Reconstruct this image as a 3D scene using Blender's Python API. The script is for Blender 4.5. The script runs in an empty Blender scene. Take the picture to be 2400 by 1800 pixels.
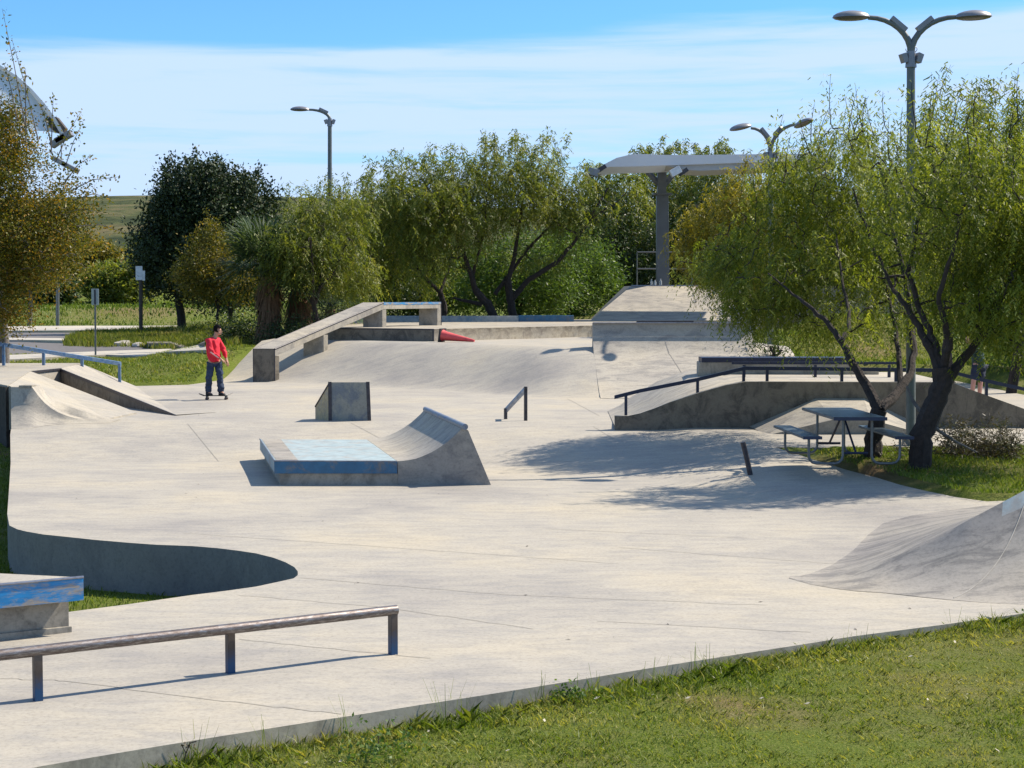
import bpy, bmesh, math, random
import numpy as np
from mathutils import Vector, Matrix
from mathutils.geometry import delaunay_2d_cdt
R = math.radians
SC = bpy.context.scene
COL = SC.collection
random.seed(7)
# ------------------------------------------------------------------ camera
F = 4000.0; HOR = 685.0; CAMZ = 3.0
PITCH = math.atan((900 - HOR) / F)
cam_d = bpy.data.cameras.new('camera'); cam = bpy.data.objects.new('camera', cam_d); COL.objects.link(cam)
cam_d.sensor_width = 36; cam_d.lens = F / 2400 * 36; cam_d.clip_start = 0.1; cam_d.clip_end = 5000
cam.location = (0, 0, CAMZ); cam.rotation_euler = (math.pi / 2 - PITCH, 0, 0)
SC.camera = cam
# ------------------------------------------------------------------ light
SUN_AZ = R(23); SUN_EL = R(47)          # azimuth measured from +X towards +Y
sund = bpy.data.lights.new('sun', 'SUN'); sund.energy = 4.8; sund.angle = R(0.53); sund.color = (1.0, 0.90, 0.76)
sun = bpy.data.objects.new('sun', sund); COL.objects.link(sun)
sdir = Vector((math.cos(SUN_EL) * math.cos(SUN_AZ), math.cos(SUN_EL) * math.sin(SUN_AZ), math.sin(SUN_EL)))
sun.rotation_euler = sdir.to_track_quat('Z', 'Y').to_euler()
w = bpy.data.worlds.new('World'); SC.world = w; w.use_nodes = True
nt = w.node_tree; nt.nodes.clear()
def N(t, typ, **kw):
    n = t.nodes.new(typ)
    for k, v in kw.items():
        if k.startswith('i_'):
            n.inputs[k[2:].replace('_', ' ')].default_value = v
        else: setattr(n, k, v)
    return n
wo = N(nt, 'ShaderNodeOutputWorld'); bg = N(nt, 'ShaderNodeBackground'); bg.inputs[1].default_value = 0.075
sky = N(nt, 'ShaderNodeTexSky', sky_type='NISHITA', sun_disc=False, sun_elevation=SUN_EL, sun_rotation=R(90) - SUN_AZ,
        altitude=200, air_density=1.0, dust_density=0.3, ozone_density=3.0)
tc = N(nt, 'ShaderNodeTexCoord'); sep = N(nt, 'ShaderNodeSeparateXYZ'); nt.links.new(tc.outputs['Generated'], sep.inputs[0])
tint = N(nt, 'ShaderNodeMix', data_type='RGBA', blend_type='MULTIPLY'); tint.inputs[0].default_value = 1.0
tint.inputs[7].default_value = (0.60, 1.04, 1.40, 1)
nt.links.new(sky.outputs[0], tint.inputs[6])
# thin stretched cloud bands
mp = N(nt, 'ShaderNodeMapping'); mp.inputs['Scale'].default_value = (1.6, 1.6, 26); mp.inputs['Rotation'].default_value = (0, R(-2.5), 0); mp.inputs['Location'].default_value = (0.3, 1.2, 0.35)
nt.links.new(tc.outputs['Generated'], mp.inputs[0])
n1 = N(nt, 'ShaderNodeTexNoise', i_Scale=1.5, i_Detail=5.0, i_Roughness=0.45, i_Distortion=0.3); nt.links.new(mp.outputs[0], n1.inputs['Vector'])
mp2 = N(nt, 'ShaderNodeMapping'); mp2.inputs['Scale'].default_value = (5, 5, 75); mp2.inputs['Rotation'].default_value = (0, R(-3.5), 0)
nt.links.new(tc.outputs['Generated'], mp2.inputs[0])
n2 = N(nt, 'ShaderNodeTexNoise', i_Scale=1.5, i_Detail=6.0, i_Roughness=0.6, i_Distortion=0.4); nt.links.new(mp2.outputs[0], n2.inputs['Vector'])
def M_(t, op, a, b=None, c=None, clamp=False):
    m = N(t, 'ShaderNodeMath', operation=op, use_clamp=clamp)
    for i, v in enumerate((a, b, c)):
        if v is None: continue
        if isinstance(v, (int, float)): m.inputs[i].default_value = v
        else: t.links.new(v, m.inputs[i])
    return m.outputs[0]
elv = sep.outputs['Z']
# the bank of cirrus thins out above about 8 degrees, slightly higher to the right
edge = M_(nt, 'MULTIPLY_ADD', sep.outputs['X'], 0.045, 0.147)
dd = M_(nt, 'SUBTRACT', edge, elv)
dd = M_(nt, 'MULTIPLY_ADD', M_(nt, 'SUBTRACT', n1.outputs[0], 0.5), 0.055, dd)
dd = M_(nt, 'MULTIPLY_ADD', M_(nt, 'SUBTRACT', n2.outputs[0], 0.5), 0.012, dd)
bank = N(nt, 'ShaderNodeMapRange', interpolation_type='SMOOTHSTEP'); bank.inputs[1].default_value = -0.006; bank.inputs[2].default_value = 0.012
nt.links.new(dd, bank.inputs[0])
var = N(nt, 'ShaderNodeMapRange', interpolation_type='SMOOTHSTEP'); var.inputs[1].default_value = 0.38; var.inputs[2].default_value = 0.56
var.inputs[3].default_value = 0.42; var.inputs[4].default_value = 1.0
mixn = M_(nt, 'MULTIPLY_ADD', n1.outputs[0], 0.62, M_(nt, 'MULTIPLY', n2.outputs[0], 0.38))
nt.links.new(mixn, var.inputs[0])
cm = M_(nt, 'MULTIPLY', bank.outputs[0], var.outputs[0])
cm = M_(nt, 'MULTIPLY', cm, 0.95)
# higher up: broken thin cirrus added above the frame to whiten the ambient light
mp3 = N(nt, 'ShaderNodeMapping'); mp3.inputs['Scale'].default_value = (2.2, 1.2, 3.0)
nt.links.new(tc.outputs['Generated'], mp3.inputs[0])
n3 = N(nt, 'ShaderNodeTexNoise', i_Scale=1.8, i_Detail=6.0, i_Roughness=0.6, i_Distortion=0.6); nt.links.new(mp3.outputs[0], n3.inputs['Vector'])
hi = N(nt, 'ShaderNodeMapRange', interpolation_type='SMOOTHSTEP'); hi.inputs[1].default_value = 0.40; hi.inputs[2].default_value = 0.62; nt.links.new(n3.outputs[0], hi.inputs[0])
up_ = N(nt, 'ShaderNodeMapRange', interpolation_type='SMOOTHSTEP'); up_.inputs[1].default_value = 0.19; up_.inputs[2].default_value = 0.38; nt.links.new(elv, up_.inputs[0])
cm = M_(nt, 'MAXIMUM', cm, M_(nt, 'MULTIPLY', M_(nt, 'MULTIPLY', hi.outputs[0], up_.outputs[0]), 0.75))
cmix = N(nt, 'ShaderNodeMix', data_type='RGBA'); cmix.inputs[7].default_value = (4.9, 6.35, 8.7, 1)
nt.links.new(cm, cmix.inputs[0]); nt.links.new(tint.outputs[2], cmix.inputs[6])
nt.links.new(cmix.outputs[2], bg.inputs[0]); nt.links.new(bg.outputs[0], wo.inputs[0])
SC.view_settings.view_transform = 'Standard'; SC.view_settings.look = 'None'; SC.view_settings.gamma = 1.0
SC.view_settings.use_curve_mapping = False; SC.view_settings.exposure = 0.80
SC.cycles.max_bounces = 6; SC.cycles.transparent_max_bounces = 8

# ------------------------------------------------------------------ pixel -> place helpers
cp, sp_ = math.cos(PITCH), math.sin(PITCH)
def ray(px, py):
    dx = (px - 1200) / F; dy = (900 - py) / F
    return Vector((dx, cp + dy * sp_, -sp_ + dy * cp))
def P(px, py, z):
    r = ray(px, py); t = (z - CAMZ) / r.z
    return Vector((r.x * t, r.y * t, z))
def PY(px, py, Y):
    r = ray(px, py); t = Y / r.y
    return Vector((r.x * t, Y, CAMZ + r.z * t))
def G(px, py, fun, t0=6, t1=140):
    r = ray(px, py); t = np.arange(t0, t1, 0.04)
    zz = CAMZ + r.z * t
    h = fun(r.x * t, r.y * t)
    k = np.nonzero(zz <= h)[0]
    k = k[0] if len(k) else len(t) - 1
    return Vector((r.x * t[k], r.y * t[k], float(h[k])))

# ------------------------------------------------------------------ materials
def new_mat(name):
    m = bpy.data.materials.new(name); m.use_nodes = True; t = m.node_tree
    b = t.nodes['Principled BSDF']; return m, t, b
def ramp(t, fac, stops):
    r = N(t, 'ShaderNodeValToRGB'); e = r.color_ramp.elements
    while len(e) > len(stops): e.remove(e[-1])
    while len(e) < len(stops): e.new(0.5)
    for el, (p, c) in zip(e, stops): el.position = p; el.color = (*c, 1)
    t.links.new(fac, r.inputs[0]); return r.outputs[0]
def objco(t, scale=(1, 1, 1), rot=0):
    g = N(t, 'ShaderNodeNewGeometry'); m = N(t, 'ShaderNodeMapping'); m.inputs['Scale'].default_value = scale
    m.inputs['Rotation'].default_value = (0, 0, rot)
    t.links.new(g.outputs['Position'], m.inputs[0]); return m.outputs[0]
def noise(t, vec, scale, detail=6, rough=0.55, dist=0.0):
    n = N(t, 'ShaderNodeTexNoise', i_Scale=scale, i_Detail=float(detail), i_Roughness=rough, i_Distortion=dist)
    t.links.new(vec, n.inputs['Vector']); return n.outputs[0]
def mixc(t, fac, a, b, mode='MIX'):
    m = N(t, 'ShaderNodeMix', data_type='RGBA', blend_type=mode)
    for sock, v in ((m.inputs[0], fac), (m.inputs[6], a), (m.inputs[7], b)):
        if isinstance(v, (int, float)): sock.default_value = v
        elif isinstance(v, tuple): sock.default_value = (*v, 1)
        else: t.links.new(v, sock)
    return m.outputs[2]
def bump(t, b, h, strength=0.3, dist=0.01):
    bp = N(t, 'ShaderNodeBump'); bp.inputs['Strength'].default_value = strength; bp.inputs['Distance'].default_value = dist
    t.links.new(h, bp.inputs['Height']); t.links.new(bp.outputs[0], b.inputs['Normal'])
def concrete(name, base=(0.50, 0.465, 0.40), dark=(0.36, 0.335, 0.30), stain=0.5, rough=0.82, vertical=False):
    m, t, b = new_mat(name)
    v = objco(t); vs = objco(t, (0.6, 1.7, 1.0), R(-14))
    if vertical: vs = objco(t, (1.1, 1.1, 0.8))
    n_big = noise(t, v, 0.33, 5, 0.6); n_mid = noise(t, vs, 2.6, 8, 0.72, 0.8); n_fin = noise(t, v, 24, 6, 0.8)
    c1 = ramp(t, n_mid, [(0.40, dark), (0.53, base), (0.68, tuple(min(1, x * 1.07) for x in base))])
    c0 = ramp(t, n_big, [(0.32, (0.76, 0.77, 0.82)), (0.5, (0.97, 0.97, 0.97)), (0.68, (1.10, 1.06, 0.97))])
    c = mixc(t, 1.0, mixc(t, stain, base, c1), c0, 'MULTIPLY')
    sp = ramp(t, n_fin, [(0.35, (0.76, 0.76, 0.76)), (0.48, (1, 1, 1)), (0.66, (1.12, 1.12, 1.12))])
    c = mixc(t, 0.9, c, sp, 'MULTIPLY')
    # scattered dark scuffs and blots
    n_sc = noise(t, objco(t, (1.2, 4.0, 1), R(-20)), 3.4, 9, 0.78, 1.0)
    if vertical: n_sc = noise(t, objco(t, (1.0, 1.0, 0.7)), 2.2, 9, 0.75, 0.2)
    sc = ramp(t, n_sc, [(0.55, (1, 1, 1)), (0.70, (0.70, 0.69, 0.72))])
    c = mixc(t, 0.55, c, sc, 'MULTIPLY')
    t.links.new(c, b.inputs['Base Color']); b.inputs['Roughness'].default_value = rough
    b.inputs['Specular IOR Level'].default_value = 0.3
    bump(t, b, n_fin, 0.35, 0.004)
    return m
def waxed(m, z0, z1, amt=0.45):
    t = m.node_tree; b = t.nodes['Principled BSDF']; src = b.inputs['Base Color'].links[0].from_socket
    g = N(t, 'ShaderNodeNewGeometry'); sx = N(t, 'ShaderNodeSeparateXYZ'); t.links.new(g.outputs['Position'], sx.inputs[0])
    n = noise(t, objco(t, (1.2, 1.2, 4)), 3.5, 7, 0.7); k = N(t, 'ShaderNodeMapRange'); k.inputs[1].default_value = z0; k.inputs[2].default_value = z1; t.links.new(sx.outputs['Z'], k.inputs[0])
    f = M_(t, 'MULTIPLY', k.outputs[0], M_(t, 'MULTIPLY_ADD', n, 3.2, -0.9, True), None, True)
    nz = N(t, 'ShaderNodeSeparateXYZ'); t.links.new(g.outputs['True Normal'], nz.inputs[0]); side = M_(t, 'LESS_THAN', nz.outputs['Z'], 0.5)
    t.links.new(mixc(t, M_(t, 'MULTIPLY', f, side), src, mixc(t, 1.0, src, (amt, amt * .95, amt * .9), 'MULTIPLY')), b.inputs['Base Color']); return m
def painted(name, col, wear_col, thr=0.5, scale=5, rough=0.45, metallic_wear=False, stretch=(1, 1, 1)):
    m, t, b = new_mat(name); v = objco(t, stretch)
    n = noise(t, v, scale, 8, 0.72, 0.6); f = noise(t, v, scale * 7, 5, 0.7)
    s = M_(t, 'MULTIPLY_ADD', f, 0.25, n)
    c = ramp(t, s, [(thr, col), (thr + 0.08, tuple((a + q) / 2 for a, q in zip(col, wear_col))), (thr + 0.14, wear_col)])
    dirt = ramp(t, noise(t, v, scale * 2.3, 6, 0.7), [(0.3, (0.68, 0.68, 0.7)), (0.6, (1, 1, 1))])
    t.links.new(mixc(t, 1.0, c, dirt, 'MULTIPLY'), b.inputs['Base Color']); b.inputs['Roughness'].default_value = rough
    if metallic_wear:
        mt = ramp(t, s, [(thr, (0, 0, 0)), (thr + 0.14, (1, 1, 1))]); t.links.new(mt, b.inputs['Metallic'])
    bump(t, b, s, 0.25, 0.002)
    return m
def plain(name, col, rough=0.6, metal=0.0, var=0.25, scale=8, spec=0.5):
    m, t, b = new_mat(name); v = objco(t)
    n = noise(t, v, scale, 6, 0.65)
    d = tuple(x * (1 - var) for x in col); l = tuple(min(1, x * (1 + var * 0.6)) for x in col)
    t.links.new(ramp(t, n, [(0.3, d), (0.55, col), (0.75, l)]), b.inputs['Base Color'])
    b.inputs['Roughness'].default_value = rough; b.inputs['Metallic'].default_value = metal
    b.inputs['Specular IOR Level'].default_value = spec
    return m
def leafmat(name, c_dark, c_mid, c_light, trans=0.45, rough=0.5):
    m, t, b = new_mat(name)
    at = N(t, 'ShaderNodeAttribute', attribute_name='tint')
    c = ramp(t, at.outputs['Fac'], [(0.0, c_dark), (0.5, c_mid), (1.0, c_light)])
    t.links.new(c, b.inputs['Base Color']); b.inputs['Roughness'].default_value = rough; b.inputs['Specular IOR Level'].default_value = 0.35
    tr = N(t, 'ShaderNodeBsdfTranslucent'); t.links.new(mixc(t, 1.0, c, (1.25, 1.2, 0.5), 'MULTIPLY'), tr.inputs[0])
    mx = N(t, 'ShaderNodeMixShader'); mx.inputs[0].default_value = trans
    t.links.new(b.outputs[0], mx.inputs[1]); t.links.new(tr.outputs[0], mx.inputs[2])
    t.links.new(mx.outputs[0], t.nodes['Material Output'].inputs[0])
    return m
MAT = {}
MAT['plaza'] = concrete('plaza_concrete', (0.352, 0.322, 0.266), (0.285, 0.267, 0.235), 0.75)
MAT['wall'] = concrete('cast_concrete_wall', (0.31, 0.285, 0.235), (0.19, 0.175, 0.145), 0.85, vertical=True)
MAT['darkwall'] = concrete('stained_shaded_wall', (0.185, 0.16, 0.122), (0.10, 0.088, 0.07), 0.95, vertical=True)  # stained concrete, also carries painted shade on faces turned from the sun
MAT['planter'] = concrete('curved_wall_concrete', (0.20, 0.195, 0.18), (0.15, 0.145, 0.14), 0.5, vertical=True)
MAT['ramp'] = concrete('ramp_concrete', (0.36, 0.328, 0.27), (0.23, 0.215, 0.19), 0.8)
MAT['hump'] = concrete('worn_ramp_concrete', (0.30, 0.275, 0.235), (0.17, 0.16, 0.145), 0.9)
MAT['pale'] = painted('pale_blue_worn_top', (0.30, 0.375, 0.385), (0.31, 0.32, 0.30), 0.60, 2.2, .8)
MAT['side'] = concrete('sidewalk_concrete', (0.42, 0.385, 0.32), (0.32, 0.30, 0.26), 0.5)
MAT['joint'] = plain('joint_dirt', (0.27, 0.25, 0.215), 0.95)
MAT['lightjoint'] = plain('joint_filler', (0.34, 0.32, 0.28), 0.9)
MAT['kerbface'] = concrete('kerb_face_concrete', (0.37, 0.34, 0.27), (0.24, 0.22, 0.175), 0.8)
MAT['steel'] = plain('dark_edge_steel', (0.055, 0.052, 0.06), 0.5, 0.4, 0.5, 12)
MAT['edge'] = plain('worn_edge_steel', (0.32, 0.32, 0.34), 0.35, 0.85, 0.4, 12)
MAT['blue'] = painted('scraped_blue_paint', (0.02, 0.115, 0.22), (0.13, 0.14, 0.15), 0.63, 3.2)
MAT['brightblue'] = painted('scraped_bright_blue_paint', (0.012, 0.22, 0.50), (0.33, 0.29, 0.24), 0.57, 4.0, stretch=(0.7, 0.7, 3.2))
MAT['railblue'] = painted('navy_rail_paint', (0.008, 0.015, 0.045), (0.03, 0.035, 0.055), 0.66, 9)
MAT['skyrail'] = painted('faded_blue_rail_paint', (0.06, 0.15, 0.30), (0.15, 0.22, 0.31), 0.55, 9)
MAT['coping'] = painted('coping_blue_paint', (0.01, 0.09, 0.32), (0.20, 0.22, 0.24), 0.46, 7)
MAT['worn'] = None
m, t, b = new_mat('worn_rail_steel'); v = objco(t)
n = noise(t, objco(t, (1, 1, 6), R(-28)), 14, 8, 0.75, 0.3)
t.links.new(ramp(t, n, [(0.3, (0.07, 0.05, 0.042)), (0.5, (0.17, 0.145, 0.135)), (0.72, (0.40, 0.385, 0.38))]), b.inputs['Base Color'])
b.inputs['Metallic'].default_value = 0.75
t.links.new(ramp(t, n, [(0.3, (0.6,) * 3), (0.7, (0.32,) * 3)]), b.inputs['Roughness']); bump(t, b, n, 0.3, 0.002); MAT['worn'] = m
m, t, b = new_mat('rail_post_paint'); v = objco(t)      # bare brown steel above, blue paint left on below
sx = N(t, 'ShaderNodeSeparateXYZ'); g_ = N(t, 'ShaderNodeNewGeometry'); t.links.new(g_.outputs['Position'], sx.inputs[0])
n = noise(t, v, 22, 7, 0.75)
s = M_(t, 'MULTIPLY_ADD', sx.outputs['Z'], 2.2, M_(t, 'MULTIPLY', n, 0.55))
t.links.new(ramp(t, s, [(0.42, (0.010, 0.055, 0.14)), (0.60, (0.04, 0.05, 0.08)), (0.75, (0.06, 0.047, 0.04)), (1.0, (0.10, 0.08, 0.07))]), b.inputs['Base Color'])
b.inputs['Roughness'].default_value = 0.5; b.inputs['Metallic'].default_value = 0.3; MAT['post'] = m
MAT['galv'] = plain('galvanised_steel', (0.16, 0.17, 0.17), 0.45, 0.6, 0.3, 14)
MAT['pole'] = plain('grey_pole_paint', (0.12, 0.135, 0.13), 0.5, 0.2, 0.2, 6)
MAT['lamphead'] = plain('lamp_housing_grey', (0.22, 0.22, 0.23), 0.4, 0.3, 0.15, 6)
MAT['lens'] = plain('lamp_lens', (0.12, 0.11, 0.10), 0.25, 0.0, 0.2)
MAT['canopy'] = plain('canopy_white_metal', (0.62, 0.64, 0.67), 0.45, 0.1, 0.05, 1)
_t = MAT['canopy'].node_tree; _tr = N(_t, 'ShaderNodeBsdfTranslucent'); _tr.inputs[0].default_value = (.75, .77, .8, 1); _mx = N(_t, 'ShaderNodeMixShader'); _mx.inputs[0].default_value = .25
_t.links.new(_t.nodes['Principled BSDF'].outputs[0], _mx.inputs[1]); _t.links.new(_tr.outputs[0], _mx.inputs[2]); _t.links.new(_mx.outputs[0], _t.nodes['Material Output'].inputs[0])
MAT['membrane'] = plain('white_membrane', (0.75, 0.76, 0.78), 0.5, 0, .03, 1); _t = MAT['membrane'].node_tree; _tr = N(_t, 'ShaderNodeBsdfTranslucent'); _tr.inputs[0].default_value = (.80, .88, .98, 1); _mx = N(_t, 'ShaderNodeMixShader'); _mx.inputs[0].default_value = .75
_t.links.new(_t.nodes['Principled BSDF'].outputs[0], _mx.inputs[1]); _t.links.new(_tr.outputs[0], _mx.inputs[2]); _t.links.new(_mx.outputs[0], _t.nodes['Material Output'].inputs[0])
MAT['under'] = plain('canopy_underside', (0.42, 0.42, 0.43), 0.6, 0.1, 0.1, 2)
MAT['column'] = plain('canopy_column_paint', (0.13, 0.14, 0.15), 0.5, 0.2, 0.15, 2)
MAT['tabletop'] = painted('table_coating_blue', (0.035, 0.065, 0.085), (0.10, 0.12, 0.13), 0.56, 7, 0.4)
MAT['tableedge'] = plain('table_edge_blue', (0.008, 0.022, 0.055), 0.5)
MAT['cone'] = plain('faded_red_cone', (0.62, 0.075, 0.075), 0.55, 0, 0.2, 10)
MAT['conebase'] = plain('black_rubber', (0.025, 0.02, 0.022), 0.7)
MAT['bark'] = plain('mesquite_bark', (0.034, 0.025, 0.02), 0.9, 0, 0.6, 14)
MAT['greybark'] = plain('grey_bark', (0.16, 0.145, 0.13), 0.9, 0, 0.5, 14)
for _k in ('bark', 'greybark'):
    _t = MAT[_k].node_tree; bump(_t, _t.nodes['Principled BSDF'], noise(_t, objco(_t, (1, 1, .35)), 26, 6, .7), 1.0, .03)
MAT['asphalt'] = plain('asphalt', (0.12, 0.11, 0.105), 0.9, 0, 0.3, 6)
MAT['rock'] = plain('limestone_rock', (0.42, 0.38, 0.31), 0.9, 0, 0.35, 9)
MAT['bottle'] = plain('clear_plastic', (0.6, 0.66, 0.7), 0.15, 0, 0.1); MAT['bottle'].node_tree.nodes['Principled BSDF'].inputs['Transmission Weight'].default_value = 0.55
MAT['sign'] = plain('sign_back_aluminium', (0.36, 0.40, 0.40), 0.5, 0.3, 0.1)
MAT['signdark'] = plain('sign_dark_channel', (0.03, 0.03, 0.045), 0.6)
MAT['signwhite'] = plain('sign_white', (0.62, 0.64, 0.66), 0.5)
MAT['woodpole'] = plain('brown_pole', (0.06, 0.048, 0.038), 0.8, 0, 0.4)
MAT['skin'] = plain('skin', (0.42, 0.22, 0.14), 0.55, 0, 0.1)
MAT['pinkskin'] = plain('pink_skin', (0.50, 0.25, 0.19), 0.55, 0, 0.1)  # pinker skin tone of the second person
MAT['hair'] = plain('black_hair', (0.006, 0.005, 0.006), 0.9, 0, .2, 30, .1)
MAT['redshirt'] = plain('red_cotton', (0.55, 0.010, 0.030), 0.85, 0, 0.15, 10)
MAT['jeans'] = plain('dark_denim', (0.018, 0.035, 0.075), 0.85, 0, 0.6, 7)
MAT['shoe'] = plain('black_shoe', (0.012, 0.012, 0.014), 0.6)
MAT['print'] = plain('pale_print', (0.7, 0.45, 0.4), 0.8)
MAT['deckwood'] = plain('skateboard_deck', (0.10, 0.06, 0.06), 0.6)
MAT['grip'] = plain('grip_tape', (0.03, 0.03, 0.03), 0.95)
MAT['wheel'] = plain('dark_wheel', (0.06, 0.035, 0.035), 0.5)
MAT['greenshirt'] = plain('dark_green_shirt', (0.02, 0.05, 0.045), 0.85, 0, 0.3)
MAT['navy'] = plain('navy_shorts', (0.018, 0.025, 0.05), 0.85, 0, 0.3)
MAT['earthwall'] = plain('shade_dark_earth_wall', (0.06, 0.048, 0.036), 0.95, 0, 0.5, 9)  # earth brown darkened further, the shade painted into the colour
MAT['eye'] = plain('dark_eye', (0.01, 0.008, 0.007), 0.3)
MAT['dead'] = plain('dead_frond', (0.20, 0.115, 0.06), 0.9, 0, 0.4)
MAT['beige'] = painted('beige_side_mottle', (0.45, 0.36, 0.20), (0.30, 0.27, 0.22), 0.6, 5, 0.8)  # beige side tone, breaking up into grey-brown patches
MAT['boxface'] = concrete('box_face_concrete', (0.27, 0.27, 0.23), (0.16, 0.18, 0.20), 0.95, vertical=True)
MAT['mesq'] = leafmat('mesquite_leaf', (0.065, 0.10, 0.010), (0.17, 0.21, 0.022), (0.34, 0.37, 0.08), 0.52)
MAT['mesqfar'] = leafmat('mesquite_leaf_dusty', (0.070, 0.10, 0.016), (0.16, 0.20, 0.030), (0.29, 0.28, 0.08), 0.5)
MAT['mesqyellow'] = leafmat('yellowing_mesquite_leaf', (0.13, 0.12, 0.014), (0.26, 0.23, 0.025), (0.38, 0.31, 0.05), 0.5)
MAT['oak'] = leafmat('dark_evergreen_leaf', (0.012, 0.024, 0.007), (0.028, 0.048, 0.014), (0.06, 0.085, 0.030), 0.12, 0.6)
MAT['autumn'] = leafmat('autumn_elm_leaf', (0.035, 0.050, 0.006), (0.125, 0.13, 0.011), (0.33, 0.18, 0.018), 0.42)
MAT['brown'] = leafmat('browning_leaf', (0.06, 0.065, 0.010), (0.15, 0.145, 0.022), (0.30, 0.20, 0.035), 0.42)
MAT['bushgreen'] = leafmat('bright_bush_leaf', (0.04, 0.085, 0.015), (0.10, 0.17, 0.03), (0.17, 0.24, 0.05), 0.4)
MAT['darkbush'] = leafmat('dark_bush_leaf', (0.018, 0.036, 0.010), (0.04, 0.07, 0.018), (0.08, 0.11, 0.03), 0.3)
MAT['palm'] = leafmat('palm_leaflet', (0.02, 0.045, 0.022), (0.05, 0.085, 0.03), (0.16, 0.20, 0.07), 0.3, 0.6)
MAT['agave'] = leafmat('blue_grey_blade', (0.06, 0.09, 0.09), (0.11, 0.15, 0.15), (0.2, 0.24, 0.22), 0.1)
MAT['grass'] = leafmat('lawn_blade', (0.050, 0.095, 0.008), (0.125, 0.19, 0.018), (0.34, 0.33, 0.10), 0.4)
MAT['tallgrass'] = leafmat('tall_grass_blade', (0.055, 0.085, 0.010), (0.13, 0.17, 0.02), (0.36, 0.30, 0.12), 0.4)
MAT['drytwig'] = leafmat('dry_twig', (0.05, 0.038, 0.022), (0.10, 0.08, 0.04), (0.12, 0.14, 0.05), 0.2)
MAT['litter'] = plain('dry_leaf_litter', (0.45, 0.40, 0.30), 0.8)
# ground
m, t, b = new_mat('lawn_ground'); v = objco(t)
nb = noise(t, v, 0.35, 6, 0.6); nm = noise(t, v, 3.2, 7, 0.7); nf = noise(t, v, 45, 4, 0.75)
green = ramp(t, nf, [(0.3, (0.035, 0.052, 0.008)), (0.5, (0.10, 0.138, 0.018)), (0.7, (0.20, 0.20, 0.055))])
dry = ramp(t, nf, [(0.3, (0.10, 0.085, 0.04)), (0.6, (0.23, 0.19, 0.095))])
msk = ramp(t, M_(t, 'MULTIPLY_ADD', nb, 0.7, M_(t, 'MULTIPLY', nm, 0.3)), [(0.47, (0, 0, 0)), (0.62, (1, 1, 1))])
c = mixc(t, M_(t, 'MULTIPLY', msk, 0.55), green, dry)
soil = ramp(t, nm, [(0.3, (0.10, 0.06, 0.035)), (0.7, (0.27, 0.17, 0.10))])
at = N(t, 'ShaderNodeAttribute', attribute_name='soil'); c = mixc(t, at.outputs['Fac'], c, soil)
sx = N(t, 'ShaderNodeSeparateXYZ'); g_ = N(t, 'ShaderNodeNewGeometry'); t.links.new(g_.outputs['Position'], sx.inputs[0])
farm = N(t, 'ShaderNodeMapRange'); farm.inputs[1].default_value = 150; farm.inputs[2].default_value = 230; t.links.new(sx.outputs['Y'], farm.inputs[0])
hn = noise(t, objco(t, (1, 0.5, 4)), 0.09, 7, 0.62)
hc = ramp(t, hn, [(0.36, (0.025, 0.036, 0.012)), (0.5, (0.065, 0.075, 0.026)), (0.66, (0.14, 0.115, 0.055))])
hf = ramp(t, noise(t, v, 0.7, 4, 0.7), [(0.35, (0.6,) * 3), (0.6, (1.1,) * 3)]); hc = mixc(t, 1.0, hc, hf, 'MULTIPLY')
c = mixc(t, farm.outputs[0], c, hc)
t.links.new(c, b.inputs['Base Color']); b.inputs['Roughness'].default_value = 0.95; b.inputs['Specular IOR Level'].default_value = 0.1
bump(t, b, nf, 0.9, 0.03); MAT['ground'] = m

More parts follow.
